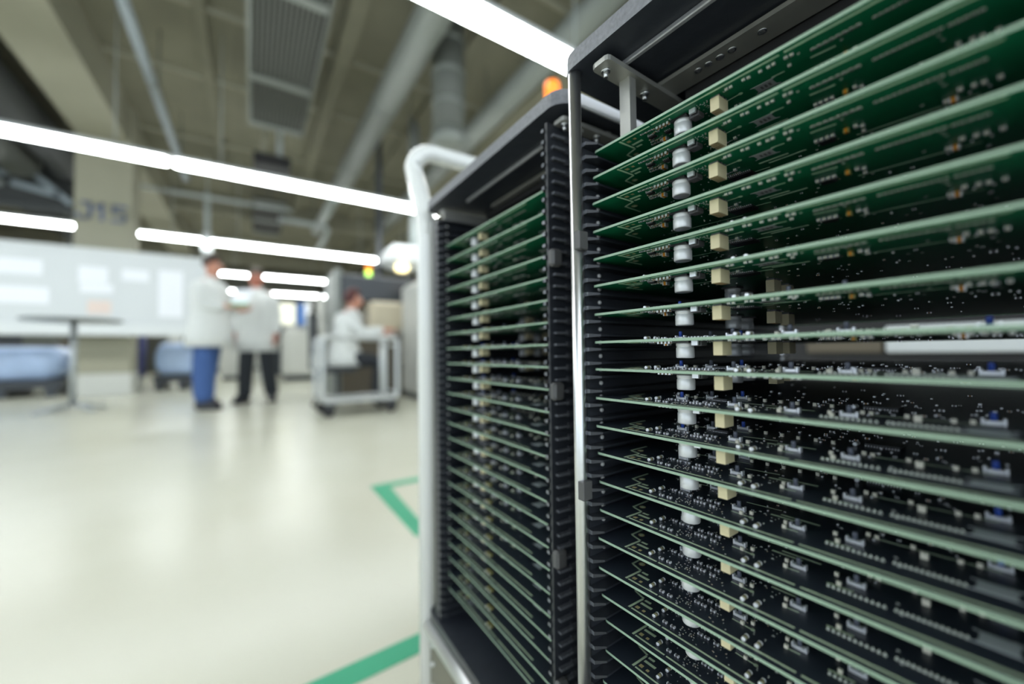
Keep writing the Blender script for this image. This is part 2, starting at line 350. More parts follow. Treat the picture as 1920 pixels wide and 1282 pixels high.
# ------------------------------------------------------------------ floor tape
MB().slab([(.469, 1.335), (.52, 1.30), (.545, 1.89), (1.3, 1.90), (1.3, 1.955), (.47, 1.95)][0:6], 0.0, .0012, 'tape_green').build('floor_tape')
tag(bpy.data.objects['floor_tape'], 'green floor tape corner on the cream floor left of the white handle post', 'floor tape', 'green marking tape on the floor')
o = MB().slab([(-.4, .83), (-.4, .775), (.9, .848), (.9, .905)], 0.0, .0012, 'tape_green').build('floor_tape')
tag(o, 'green floor tape strip at the bottom edge near the racks', 'floor tape', 'green marking tape on the floor')

# ------------------------------------------------------------------ circuit board
D0 = 0.0                                  # board frame: x depth from the front edge, y = toward the viewer is negative, z up; metres
BL, BD = .2350, .30                       # width between the walls, depth
def Y(v): return (v-201.7)/1000.0
def X(v): return v/1000.0
def board_substrate(mb=None):
    mb = mb or MB(); t = .0008
    mb.slab(rounded(0, BD, -BL, 0, .003, 3), -t, t, 'solder_mask_dark', side='board_edge', top='solder_mask_dark', bottom='solder_mask_green')
    def flat(x0, x1, y0, y1, m, s=1, h=.00012):
        z0, z1 = (t, t+h) if s > 0 else (-t-h, -t); mb.box(min(x0, x1), max(x0, x1), min(y0, y1), max(y0, y1), z0, z1, m)
    def band(d0, Y0, d1, Y1, w_, m, s):
        a = Vector((X(d0), Y(Y0))); b = Vector((X(d1), Y(Y1))); L = (b-a).length; c = (a+b)/2
        mb.obox((c.x, c.y, s*(t+.00006)), (L, w_/1000, .00012), math.atan2(b.y-a.y, b.x-a.x), m)
    for s, m in ((1, 'trace_top'), (-1, 'trace_green')):
        q = 1.2 if s > 0 else 0
        band(3.1+q*.8, 177.5, 3.1+q*.8, 155.5, 1.15, m, s); band(3.1+q*.8, 154.2, 3.1+q*.8, 80.7, 1.15, m, s); band(3.1+q*.8, 78.5, 3.1+q*.8, 11, 1.25, m, s)
        band(2.4+q, 179.3, 18.3, 178.9, 1.5, m, s); band(13.6, 177, 13.6, 168.5, 2.0, m, s); band(18.2, 177, 18.2, 172.5, 1.7, m, s)
        band(19.3, 179, 21.8, 187.5, 1.3, m, s); band(21.8, 188.2, 41, 189, 1.3, m, s)
        band(18.4, 106.5, 19.0, 117, .8, m, s); mb.lathe([(.0012, 0), (.0012, .00016)], m, (X(18.4), Y(106), t if s > 0 else -t-.00016), 10); band(18.6, 83.9, 18.2, 90, .8, m, s); band(32.2, 101.6, 32.3, 87, 1.6, m, s)
        band(36, 98, 36, 80, 1.4, m, s); band(18.5, 72.5, 19.2, 62.5, 1.1, m, s); band(40, 118, 42, 100, .6, m, s)
        band(48, 170, 52, 120, .6, m, s); band(40, 60, 42, 20, 1.0, m, s)
        # fiducial pads
        flat(X(6.6), X(9.2), Y(176.8), Y(174.2), 'gold_pad', s); flat(X(6.8), X(8.8), Y(171.5), Y(169.6), 'gold_pad', s)
        mb.lathe([(.0022, 0), (.0022, .00014)], 'gold_pad', (X(27), Y(183.8), t if s > 0 else -t-.00014), 14)
        mb.lathe([(.0012, 0), (.0012, .00020)], m, (X(27), Y(183.8), t if s > 0 else -t-.00020), 12)
        # silkscreen reference marks
        rr = random.Random(3 if s > 0 else 4)
        for _ in range(26):
            d, y = rr.uniform(5, 75), rr.uniform(12, 170)
            flat(X(d), X(d+.25), Y(y), Y(y-1.4), 'silk', s); flat(X(d+.9), X(d+1.1), Y(y), Y(y-1.0), 'silk', s)
        mb.slab(rounded(X(16), X(26.5), Y(25.0), Y(14.8), .002, 3), t, t+.0002, 'pale_pad') if s > 0 else None
    # pale marked field on the underside
    mb.slab(rounded(X(19), X(26.4), Y(99.3), Y(90.4), .0018, 3), -t-.00018, -t, 'pale_pad')
    for k in range(3): mb.box(X(21.4), X(24.4), Y(97.2-k*2), Y(96-k*2), -t-.00022, -t-.00017, 'chip_grey')
    return mb
def ring_row(mb, s):
    t = .0008
    def ring(d, y, r):
        z = t if s > 0 else -t
        mb.lathe([(r, 0), (r, s*.0003), (r*.62, s*.0003)], 'ring_pad', (X(d), Y(y), z), 10, cap=False); mb.lathe([(r*.62, s*.00012), (r*.3, s*.00012), (r*.28, s*.0009)], 'chip_grey', (X(d), Y(y), z), 8)
        if s > 0: mb.box(X(d)-r*.55, X(d)+r*.55, Y(y)-r*.35, Y(y)+r*.35, t, t+.0011, 'ring_pad')
    return ring
def pins(n, y0, y1, d, s, r):
    mb = MB(); rg = ring_row(mb, s)
    for i in range(n): rg(d, y0+(y1-y0)*i/(n-1), r)
    return mb
def smd(mb, d, y, L, w_, h, s, body, end='tin', ang=0.0):
    """two-terminal chip; s = +1 upper face, -1 underside"""
    z = s*(.0008 + h/2); c = (X(d), Y(y)); a = radians(ang)
    ux, uy = -sin(a), cos(a)
    mb.obox((c[0], c[1], z), (w_/1000, L*.56/1000, h*1.0), a, body)
    for q in (-1, 1): mb.obox((c[0]+ux*q*L*.39/1000, c[1]+uy*q*L*.39/1000, z), (w_*1.04/1000, L*.24/1000, h*1.08), a, end)
    return mb
def gull(mb, d, y, a, b, h, s, npin, m='chip_black', sides='x'):
    z0, z1 = sorted((s*.0009, s*(.0009+h))); mb.bbox(X(d-a/2), X(d+a/2), Y(y-b/2), Y(y+b/2), z0, z1, m, .0002)
    for i in range(npin):
        q = -b/2 + b*(i+.5)/npin
        for e in (-1, 1):
            x0 = d+e*a/2; x1 = x0+e*.9
            mb.box(X(min(x0, x1)), X(max(x0, x1)), Y(y+q)-.00018, Y(y+q)+.00018, *sorted((s*.0009, s*.0014)), 'tin')
    return mb
def can(h=.0105, r=.0053, s=-1):
    z = s*.0008
    mb = MB(); mb.box(-r*1.02, r*1.02, -r*1.02, r*1.02, *sorted((z, z+s*.0012)), 'chip_black')
    mb.lathe([(r*.97, z+s*.0012), (r, z+s*.0018), (r, z+s*.0028), (r*.93, z+s*.0033), (r*.93, z+s*.0038), (r, z+s*.0044), (r, z+s*(h-.0008)), (r*.95, z+s*(h-.0002)), (r*.86, z+s*h)], 'can_white', n=28)
    return mb
def relay():
    mb = MB(); mb.bbox(-.0052, .0052, -.0026, .0026, -.0096, -.0018, 'relay_cream', .0002)
    for a in (-.0036, 0, .0036): mb.box(a-.0009, a+.0009, -.0024, .0024, -.0019, -.0008, 'chip_grey')
    for k in range(5): mb.box(-.004+k*.0019, -.0034+k*.0019, -.0019, .0019, -.00968, -.0096, 'relay_mark')
    return mb
def melf(L=5.0, r=.0011):
    mb = MB(); h = L/2000
    mb.lathe([(r*.7, -h), (r*1.05, -h+.0003), (r*1.05, -h+.0014)], 'tin', n=12, axis='X')
    mb.lathe([(r, -h+.0014), (r, h-.0012)], 'ring_gold', n=12, axis='X')
    for k in range(3): mb.lathe([(r*1.03, -h+.0019+k*.0006), (r*1.03, -h+.0022+k*.0006)], 'chip_grey', n=12, axis='X')
    mb.lathe([(r*1.05, h-.0012), (r*1.05, h-.0003), (r*.7, h)], 'tin', n=12, axis='X'); return mb
def part(mb, name, parent, d=None, y=None, z=0, rz=0, label=None):
    return mb.build(name, parent, loc=(X(d), Y(y), z) if d is not None else None, rz=rz, label=label)

TOP_SMALL = [(9.1, 155.5), (9.1, 150), (23.5, 155.8), (22.7, 150.4), (22.7, 144.6), (23.4, 138.1), (16.6, 136.5), (16.7, 132.4), (23.8, 132.3), (16.3, 126.5), (23.6, 127.4)]
TOP_CREAM = [(18.7, 111.4), (23.0, 107.8), (24.6, 91.5), (18.1, 89.8), (57, 121.5), (57, 112.5), (57, 103.6), (56, 94.8), (57, 86.5), (57, 78.6), (29.5, 71.6), (20.5, 68.3), (41, 61.7), (40, 58.3), (40.6, 45.8), (32.5, 40.9), (39, 31), (41, 25.8), (47, 158), (44, 150)]
TOP_SWITCH = [(24.1, 115, 0), (22.7, 85.4, 0), (26.5, 63.2, 0), (30, 151.5, 1), (48, 141, 0), (45, 20.5, 1), (62, 128, 1)]
TOP_MELF = [(9.5, 162.7), (19, 162.2), (7.5, 104.9), (7.6, 98.4), (62, 70), (54, 168)]
UND_PAIR = [(7, 108.2), (7, 105.9), (6.8, 99.1), (7.2, 96.7), (7.4, 91), (7.4, 87.1), (7.2, 84.7), (7.3, 79.2), (7.5, 76.8), (15.1, 80.4)]
UND_TAN = [(8.8, 153.3), (9.0, 150.9), (9.1, 148.4), (9.1, 145.9)]
UND_W = [(29.3, 73.4), (29.3, 71.1), (29.3, 68.8), (29.3, 66.5), (28.4, 57.4), (30.5, 55.4), (36.8, 56.4), (30, 24.3), (31, 20.6), (31.6, 18), (32.1, 13.9), (37, 29.2), (24, 160.5), (27.5, 112.6)]
def tiny_parts(mb):
    """the dust of minute parts nobody could count"""
    rr = random.Random(11)
    def dot(d, y, s, k=1.0, m='tin'):
        a = rr.choice((0, 90)); smd(mb, d, y, 1.2*k, .65*k, .0005*k, s, rr.choice(('chip_grey', 'chip_grey', 'ceramic_tan')), m, a)
    for i in range(6): dot(7.2+.1*i, 165.1-i*1.25, -1, .95)
    for d, y in ((7.6, 157.4), (8.2, 155.9), (6.9, 143.2), (12.2, 159.0), (11.6, 157.2), (12.8, 155.6), (18.5, 163.5), (17.6, 165.2)): dot(d, y, -1, 1.15)
    for i in range(4): dot(21.2+i*.1, 166.5-i*1.7, -1, 1.2)
    for i in range(5): dot(24.5+.2*i, 168.5-i*1.6, -1, 1.1)
    for d, y in ((12, 162.6), (12, 157), (21, 159.5), (20.5, 166), (22.5, 153)): dot(d, y, -1, 1.0)
    for i in range(5): dot(24+.3*i, 166-i*2.0, -1, .8)
    for i in range(26): dot(rr.uniform(8, 16), rr.uniform(119.5, 127), -1, .5)
    for i in range(11): dot(29.5, 126-i*1.3, -1, .75)
    for i in range(11): dot(33.5, 126-i*1.3, -1, .7)
    for i in range(18): dot(rr.uniform(18, 34), rr.uniform(118, 136), -1, .8)
    for i in range(30): dot(rr.uniform(34, 75), rr.uniform(100, 175), -1, rr.uniform(.6, 1))
    for i in range(40): dot(rr.uniform(34, 110), rr.uniform(8, 100), -1, rr.uniform(.7, 1.3))
    for i in range(8):
        for j in range(2): dot(33+j*3.4, 74.5-i*2.1*.55, -1, .6)
    # upper face
    for i in range(9): dot(rr.uniform(10.5, 15), rr.uniform(138, 148), 1, .5, 'ring_pad')
    for i in range(20): dot(rr.uniform(6, 15), rr.uniform(112, 146), 1, .5, 'ring_pad')
    for i in range(24): dot(rr.uniform(12, 30), rr.uniform(134, 160), 1, .5)
    for i in range(44): dot(rr.uniform(27, 100), rr.uniform(95, 178), 1, rr.uniform(.5, 1.0))
    for i in range(30): dot(rr.uniform(14, 30), rr.uniform(96, 132), 1, rr.uniform(.4, .7), 'ring_pad')
    for i in range(60): dot(rr.uniform(34, 120), rr.uniform(5, 95), 1, rr.uniform(.8, 1.5))
    for i in range(30): dot(rr.uniform(70, 200), rr.uniform(5, 180), 1, rr.uniform(1, 2.2))
    for i in range(30): dot(rr.uniform(80, 220), rr.uniform(5, 180), -1, rr.uniform(1, 2.2))
    return mb
def all_discrete(mb):
    for d, y in TOP_SMALL: smd(mb, d, y, 2.7, 1.5, .0009, 1, 'chip_grey')
    for d, y in TOP_CREAM: smd(mb, d, y, 1.6, 1.5, .0018, 1, 'ceramic_cream', 'ceramic_cream')
    for d, y in UND_PAIR: smd(mb, d, y, 1.5, 1.2, .0010, -1, 'ceramic_cream', 'tin')
    for d, y in UND_TAN: smd(mb, d, y, 1.0, 2.4, .0012, -1, 'ceramic_tan', 'tin', 90)
    for d, y in UND_W: smd(mb, d, y, 1.5, 1.8, .0012, -1, 'ceramic_cream', 'tin')
    return mb
def build_board(detail=True):
    r = empty('circuit_board', (0, 0, 0), 0, 'x', 'circuit board')
    board_substrate().build('board_substrate', r)
    for d, y, nm in ((14.4, 139, None), (90, 146, None), (118, 150, None)):
        part(can() if nm is None else nm, 'electrolytic_capacitor', r, d, y)
    for d, y in ((12.4, 115.2), (78, 114), (110, 118)): part(relay(), 'relay', r, d, y)
    if not detail:
        mb = MB(); all_discrete(mb); tiny_parts(mb)
        for d, y in TOP_MELF:
            mb.obox((X(d), Y(y), .0019), (.005, .0022, .0022), 0, 'ring_gold'); mb.obox((X(d)-.002, Y(y), .0019), (.001, .0024, .0024), 0, 'tin')
        for d, y, b in TOP_SWITCH:
            mb.box(X(d)-.002, X(d)+.002, Y(y)-.003, Y(y)+.003, .0008, .0028, 'tin'); mb.box(X(d)-.001, X(d)+.001, Y(y)-.001, Y(y)+.001, .0028, .0062, 'button_blue' if b else 'button_grey')
        o = mb.build('surface_mount_parts', r); o['kind'] = 'stuff'
        o = pins(8, 69.5, 52.4, 12.4, -1, .0011); part(o, 'pin_row', r); part(pins(13, 46.8, 26.9, 12.8, -1, .0009), 'pin_row', r)
        return r
    for d, y in TOP_SMALL: smd(MB(), 0, 201.7, 2.7, 1.6, .0011, 1, 'chip_grey').build('chip_resistor', r, (X(d), Y(y), 0))
    for i, (d, y) in enumerate(TOP_CREAM):
        k = 1.5 if i == 15 else 1.0
        smd(MB(), 0, 201.7, 1.6*k, 1.5*k, .0018*k, 1, 'ceramic_cream', 'ceramic_cream').build('ceramic_capacitor', r, (X(d), Y(y), 0))
    for d, y in UND_PAIR: smd(MB(), 0, 201.7, 1.5, 1.2, .0010, -1, 'ceramic_cream', 'tin').build('chip_resistor', r, (X(d), Y(y), 0))
    for d, y in UND_TAN: smd(MB(), 0, 201.7, 2.6, 1.3, .0014, -1, 'ceramic_tan', 'tin', 90).build('ceramic_capacitor', r, (X(d), Y(y), 0))
    for d, y in UND_W: smd(MB(), 0, 201.7, 1.5, 1.8, .0012, -1, 'ceramic_cream', 'tin').build('ceramic_capacitor', r, (X(d), Y(y), 0))
    smd(MB(), 0, 201.7, 3.2, 3.4, .0024, -1, 'tantalum_orange', 'tin').build('tantalum_capacitor', r, (X(24.4), Y(157.7), 0), label='orange tantalum capacitor')
    smd(MB(), 0, 201.7, 2.0, 2.4, .0020, -1, 'tantalum_orange', 'ring_gold').build('tantalum_capacitor', r, (X(28.7), Y(61), 0), label='orange tantalum capacitor')
    smd(MB(), 0, 201.7, 2.6, 2.4, .0022, -1, 'tantalum_orange', 'tin').build('tantalum_capacitor', r, (X(37), Y(27), 0), label='orange tantalum capacitor')
    gull(MB(), 14.9, 161.4, 3.6, 4.6, .0013, -1, 8).build('integrated_circuit', r)
    gull(MB(), 18.4, 151.3, 3.2, 4.6, .0013, -1, 4).build('integrated_circuit', r)
    gull(MB(), 40, 114, 9, 13, .0014, -1, 12).build('integrated_circuit', r)
    gull(MB(), 33, 70, 5, 6, .0014, -1, 4).build('integrated_circuit', r)
    gull(MB(), 44, 132, 7, 9, .0016, 1, 9).build('integrated_circuit', r)
    gull(MB(), 70, 60, 12, 14, .0016, 1, 12).build('integrated_circuit', r)
    q = MB(); q.box(-.0012, .0004, -.0019, .0019, -.0036, -.0008, 'tin'); q.box(.0004, .0016, -.0019, .0019, -.0034, -.0008, 'chip_black'); q.build('inductor', r, (X(9.4), Y(129.4), 0), label='silver inductor block')
    q = MB(); q.bbox(-.0035, .0035, -.0032, .0032, -.0040, -.0008, 'chip_grey', .0005); q.build('power_transistor', r, (X(15.5), Y(130.6), 0))
    for d, y in TOP_MELF: melf().build('melf_diode', r, (X(d), Y(y), .0019), rz=0)
    for d, y, b in TOP_SWITCH:
        q = MB(); q.bbox(-.0017, .0017, -.0026, .0026, .0008, .0026, 'tin', .0003); q.box(-.0013, .0013, -.0034, -.0026, .0008, .0034, 'tin'); q.box(-.0013, .0013, .0026, .0034, .0008, .0034, 'tin')
        o = q.build('push_button', r, (X(d), Y(y), 0))
        q = MB(); q.lathe([(.0011, .0026), (.0011, .0056), (.0009, .0062)], 'button_blue' if b else 'button_grey', n=12); q.build('button_cap', o, label='blue button cap' if b else 'dark grey button cap')
    for n, y0, y1, d, rr in ((8, 69.5, 52.4, 12.4, .00115), (11, 46.8, 27.2, 12.8, .00088), (5, 24.5, 16.4, 13.2, .00095)):
        part(pins(n, y0, y1, d, -1, rr), 'pin_row', r)
    for n, y0, y1, d in ((11, 71, 51.1, 15.6), (13, 47.5, 27.4, 16.6)): part(pins(n, y0, y1, d, 1, .00078), 'pin_row', r)
    o = tiny_parts(MB()).build('minute_surface_parts', r); o['kind'] = 'stuff'
    return r

# ------------------------------------------------------------------ magazines
PHI_R, PHI_L = radians(2.0596), radians(-0.3437)
DR, DL = .21467, .21952
def W(phi, x, y, z=0.0): return (x*cos(phi)-y*sin(phi), x*sin(phi)+y*cos(phi), z)
ORD = ['topmost', 'second from the top', 'third from the top', 'fourth from the top', 'fifth from the top', 'sixth from the top', 'seventh from the top', 'eighth from the top', 'ninth from the top', 'tenth from the top', 'eleventh from the top', 'twelfth from the top', 'thirteenth from the top', 'fourteenth from the top', 'fifteenth from the top', 'sixteenth from the top', 'seventeenth from the top', 'eighteenth from the top', 'nineteenth from the top', 'twentieth from the top', 'twenty-first from the top', 'twenty-second from the top', 'twenty-third from the top', 'twenty-fourth from the top']

def slot_wall(y_face, side, y_out, x0, x1, z0, z1, fin, zfirst):
    """slotted wall; fins stand on the face at y_face and point to side (+1 = +y)"""
    mb = MB(); mb.box(x0, x1, min(y_face, y_out), max(y_face, y_out), z0, z1, 'rack_black')
    n = int((z1-z0)/.01); z = zfirst + .005
    while z - .01 > z0 + .004: z -= .01
    while z < z1 - .003:
        yt = y_face + side*fin; ym = y_face + side*fin*.45
        # a fin: chamfered nose, thinner toward its tip
        P = [(x0-.0015, y_face, z-.0016), (x0-.0015, ym, z-.0013), (x0+.006, yt, z-.0007), (x1, yt, z-.0007), (x1, y_face, z-.0016),
             (x0-.0015, y_face, z+.0016), (x0-.0015, ym, z+.0013), (x0+.006, yt, z+.0007), (x1, yt, z+.0007), (x1, y_face, z+.0016)]
        F = [(4, 3, 2, 1, 0), (5, 6, 7, 8, 9), (1, 2, 7, 6), (2, 3, 8, 7), (3, 4, 9, 8)]; G = [(0, 1, 6, 5)]
        mb.add(P, F if side > 0 else [tuple(reversed(f)) for f in F], 'rack_black'); mb._more(P, G if side > 0 else [tuple(reversed(f)) for f in G], 'worn_glint', False)
        z += .01
    return mb
def outer_ribs(y_out, side, x0, x1, z0, z1, z_first):
    mb = MB(); z = z_first
    while z > z0 + .008: z -= .01
    while z < z1 - .002:
        mb.box(x0+.004, x0+.017, min(y_out, y_out+side*.0035), max(y_out, y_out+side*.0035), z-.0012, z+.0008, 'worn_glint')
        mb.box(x0+.017, x1, min(y_out, y_out+side*.0022), max(y_out, y_out+side*.0030), z-.0026, z+.0026, 'rack_rib')
        z += .01
    return mb
def magazine(name, phi, d, yl, label, top, near_top, far_top, pole, k0):
    """yl = y of the boards' far end; everything in the rack frame whose origin lies under the camera"""
    xf = .200 if pole else .206; zb = EYE - .358; zt = EYE + top; yn = yl - BL
    cx, cy = xf + .17, yl - BL/2
    r = empty(name, W(phi, cx, cy, zb - .014), phi, label, 'board magazine')
    def put(mb, nm, lab=None):
        mb.v = [(v[0]-cx, v[1]-cy, v[2]-(zb-.014)) for v in mb.v]
        return mb.build(nm, r, label=lab)
    y1, y0 = (.2185 if pole else .548), (yn-.04 if pole else .2435)
    xw = xf + (.0115 if pole else .004)
    mb = MB(); mb.slab(rounded(xf, xf+.36, y0, y1, .016, 6), zt, zt+.012, 'rack_plate', side='plate_rim'); put(mb, 'top_plate')
    mb = MB(); mb.slab(rounded(xf, xf+.36, y0, y1, .016, 6), zb-.014, zb, 'rack_plate', side='rack_rib'); put(mb, 'bottom_plate')
    if not pole: put(MB().box(.2275, .36, y0-.0012, y0-.0001, zt+.0008, zt+.0112, 'paper'), 'rim_strip', 'white strip on the edge of the top plate')  # thin white strip on the near side of the top plate
    zfirst = EYE + k0                       # height of one board plane
    fw = slot_wall(yl+.0005+.003, -1, yl+(.0075 if pole else .021), xw, xf+.345, zb, EYE+far_top, .0085, zfirst)
    far = put(fw, 'slotted_side_wall')
    nr = slot_wall(yn-.0035, 1, yn-.0065, xw, xf+.345, zb, EYE+near_top, .0085, zfirst)
    near = put(nr, 'slotted_side_wall')
    if not pole: put(outer_ribs(yn-.0065, -1, xw, xf+.345, zb, EYE+near_top, zfirst), 'outer_ribs')
    # rivets in the far wall, between the slots
    z = zfirst - .0+.005; zz = []
    while z > zb+.02: z -= .01
    rv = MB()
    while z < EYE+far_top-.01:
        rv.lathe([(.0016, yl+.0037), (.0016, yl+.0026), (.0010, yl+.0020)], 'rivet', (xw+.0140, 0, z+.005), 8, axis='Y'); z += .01
    put(rv, 'rivet_column')
    # clips that hold the wall
    zs = (.0800, -.098, -.24) if pole else (.080, -.033, -.172, -.278)
    for q in zs:
        mb = MB()
        if pole: mb.bbox(.2015, .2105, yl-.0010, yl+.0050, EYE+q-.0066, EYE+q+.0066, 'clip_grey', .0006)
        else: mb.bbox(xw-.0015, xw+.010, yn-.0135, yn-.0055, EYE+q-.0075, EYE+q+.0075, 'clip_grey', .002)
        put(mb, 'wall_clip', 'dark grey clip block')
    if pole:
        for yy in (.2078, yn-.020):
            mb = MB(); mb.cyl((.2062, yy, zb), (.2062, yy, zt+.001), .0046, 'steel', 28); put(mb, 'corner_rod', 'polished steel corner rod')
    for yy in ((y0+.012, y1-.012) if not pole else (y0+.012,)):
        mb = MB(); mb.cyl((xf+.345, yy, zb), (xf+.345, yy, zt), .0046, 'steel', 16); put(mb, 'corner_rod', 'polished steel corner rod')
    if pole:
        mb = MB(); mb.cyl((xf+.345, y1-.010, zb), (xf+.345, y1-.010, zt), .0046, 'steel', 16); put(mb, 'corner_rod', 'polished steel corner rod')
    # adjusting gear under the top plate
    xb = .226 if pole else .238
    ye = y1-.036; ys = y0+.012
    mb = MB(); mb.bbox(xb-.0018, xb+.0018, ys, (.1790 if pole else .475), zt-.0035, zt, 'bar_grey', .0006); put(mb, 'cross_bar')
    xs = .264 if pole else .272
    mb = MB(); w2 = .0205 if pole else .006
    mb.box(xs, xs+w2, ys, (.180 if pole else .470), zt-.0045, zt-.0015, 'steel_brushed')
    if pole:
        for yy in (.150, .1425, .1345, .1265, .108): mb.lathe([(.0026, zt-.0051), (.0026, zt-.0044)], 'steel', (xs+.008, yy, 0), 14)
        for yy in (.150, .1425, .1345, .1265, .108): mb.lathe([(.0017, zt-.0053), (.0017, zt-.0050)], 'chip_grey', (xs+.008, yy, 0), 12)
    put(mb, 'width_scale_bar', 'perforated flat steel bar')
    mb = MB(); mb.box(xs+w2+.002, xs+.12, ys, y1-.05, zt-.012, zt, 'black'); put(mb, 'cross_channel')
    # wall brackets: flat bar along the wall with a square hanger post
    for s_, yw in ((1, yl), (-1, yn)):
        ya = yw - s_*.0265 if pole else yw + s_*.004; yb2 = ya + s_*.015
        mb = MB(); mb.slab(rounded(.2055 if pole else xf+.012, xf+.30, min(ya, yb2), max(ya, yb2), .003, 2), zt-.008, zt-.0045, 'steel_brushed'); put(mb, 'wall_bracket')
        mb = MB(); yc = (ya+yb2)/2; px = .2350 if pole else xf+.034
        mb.box(px-.0035, px+.0035, yc-.0045, yc+.0045, EYE+(far_top if s_ > 0 else near_top)-.004, zt-.008, 'steel_brushed'); put(mb, 'hanger_post')
        for qx in (.2135 if pole else xf+.018, px+.022):
            mb = MB(); mb.lathe([(.0032, zt-.0095), (.0032, zt-.0078)], 'steel', (qx, yc+s_*.0015, 0), 14); mb.lathe([(.0016, zt-.0135), (.0016, zt-.0095)], 'steel', (qx, yc+s_*.0015, 0), 12)
            put(mb, 'bracket_screw')
        if pole: continue
        mb = MB(); mb.box(px-.02, px+.10, min(yw+s_*.0035, yw+s_*.0065), max(yw+s_*.0035, yw+s_*.0065), EYE+(far_top if s_ > 0 else near_top)-.002, zt-.0078, 'steel_brushed' if not pole else 'rack_plate'); put(mb, 'wall_lug')
    return r
magR = magazine('board_magazine', PHI_R, DR, .2017, 'large black slotted board magazine at right with a steel corner rod', .2047, .160, .158, True, .14664)
magL = magazine('board_magazine', PHI_L, DL, .5070, 'smaller-looking black slotted board magazine farther left, beside the white handle', .2047, .1976, .186, False, .14655)

# boards of the right magazine
bR = build_board(True); bL = build_board(False)
pushed = {1: .0035, 2: .001, 12: .001, 13: .002, 14: .002, 17: .0025, 18: .0060, 19: .0052, 20: .002}
for k in range(1, 22):
    o = bR if k == 1 else link_copy(bR)
    o.location = W(PHI_R, DR + pushed.get(k, 0), .2017, EYE + .16664 - .02*k + (.0006 if k % 3 == 0 else 0)); o.rotation_euler = (0, 0, PHI_R)
    o['label'] = 'green populated circuit board in the right magazine, ' + ORD[k-1]; o['group'] = 'circuit boards in the right magazine'
for k in range(24):
    o = bL if k == 0 else link_copy(bL)
    o.location = W(PHI_L, DL + (.0008 if k % 4 == 1 else 0), .5070, EYE + .14655 - .02*k); o.rotation_euler = (0, 0, PHI_L)
    o['label'] = 'green populated circuit board in the left magazine, ' + ORD[k]; o['group'] = 'circuit boards in the left magazine'

# ------------------------------------------------------------------ trolleys under the magazines
def trolley(phi, xf, y0, y1, label, handle):
    zt = EYE-.3725; cx, cy = xf+.18, (y0+y1)/2
    r = empty('magazine_trolley', W(phi, cx, cy, 0), phi, label, 'trolley')
    def put(mb, nm, lab=None):
        mb.v = [(v[0]-cx, v[1]-cy, v[2]) for v in mb.v]; return mb.build(nm, r, label=lab)
    put(MB().cyl((xf+.004, y0, zt-.0115), (xf+.004, y1, zt-.0115), .0105, 'steel', 24), 'front_rail', 'polished round front rail')
    put(MB().cyl((xf+.35, y0, zt-.0115), (xf+.35, y1, zt-.0115), .0105, 'steel', 16), 'rear_rail')
    for y in (y0+.012, y1-.012): put(MB().box(xf+.006, xf+.35, y-.01, y+.01, zt-.02, zt-.001, 'panel_steel'), 'cross_rail')
    mb = MB(); mb.box(xf+.004, xf+.007, y0, y1, .13, zt-.018, 'panel_steel')
    for y in (y1-.012, y0+.012):
        for z in (.16, .19, .215): mb.lathe([(.003, xf+.001), (.003, xf+.005)], 'steel', (0, y, z), 10, axis='X')
    put(mb, 'front_panel', 'brown-grey steel front panel')
    put(MB().box(xf+.02, xf+.34, y0, y1, .10, .125, 'machine_dark'), 'base_deck')
    for x in (xf+.05, xf+.31):
        for y in (y0+.03, y1-.03):
            q = MB(); q.box(x-.018, x+.018, y-.014, y+.014, .062, .10, 'steel_brushed'); o = put(q, 'caster')
            q = MB(); q.lathe([(.037, y-.009), (.038, y), (.037, y+.009)], 'rubber', (x, 0, .038), 20, axis='Y'); put(q, 'wheel')
    for x in (xf+.02, xf+.34):
        for y in (y0+.01, y1-.01): put(MB().box(x-.008, x+.008, y-.008, y+.008, .11, zt-.005, 'panel_steel'), 'frame_post')
    if handle:
        def leg(x, s):
            return [(x, .562, .10), (x, .562, EYE+.17), (x, .565, EYE+.195), (x, .573, EYE+.22)] 
        x = .214; X2 = .50; yt = .622; zt2 = EYE+.332; R = .036
        pts = leg(x, 1) + [(x, .608, EYE+.28)] + [tuple(q) for q in arc((x+R, yt-.002, zt2-R), (-1, 0, 0), (0, 0, 1), R, .1, pi/2, 9)]
        pts += [(X2-R, yt, zt2)] + [tuple(q) for q in arc((X2-R, yt-.002, zt2-R), (0, 0, 1), (1, 0, 0), R, .1, pi/2-.1, 8)][0:] + [(X2, .606, EYE+.285)] + list(reversed(leg(X2, -1)))
        put(MB().tube(pts, .0140, 'tube_white', 20), 'handle_tube', 'white bent tube handle')
        put(MB().bbox(.218, .232, .546, .562, .10, EYE+.19, 'tube_cream', .003), 'upright_post', 'cream upright post')
        put(MB().bbox(.205, .236, .548, .577, EYE+.175, EYE+.196, 'tube_white', .003), 'clamp')
        for z in (.10+.02, EYE+.05, EYE-.2): put(MB().box(.23, xf+.31, .548, .560, z-.006, z+.006, 'tube_cream'), 'side_stay')
    return r
trolley(PHI_L, .206, .2435, .548, 'wheeled trolley with white tube handle carrying the left magazine', True)
trolley(PHI_R, .200, -.06, .208, 'wheeled steel trolley carrying the right magazine', False)

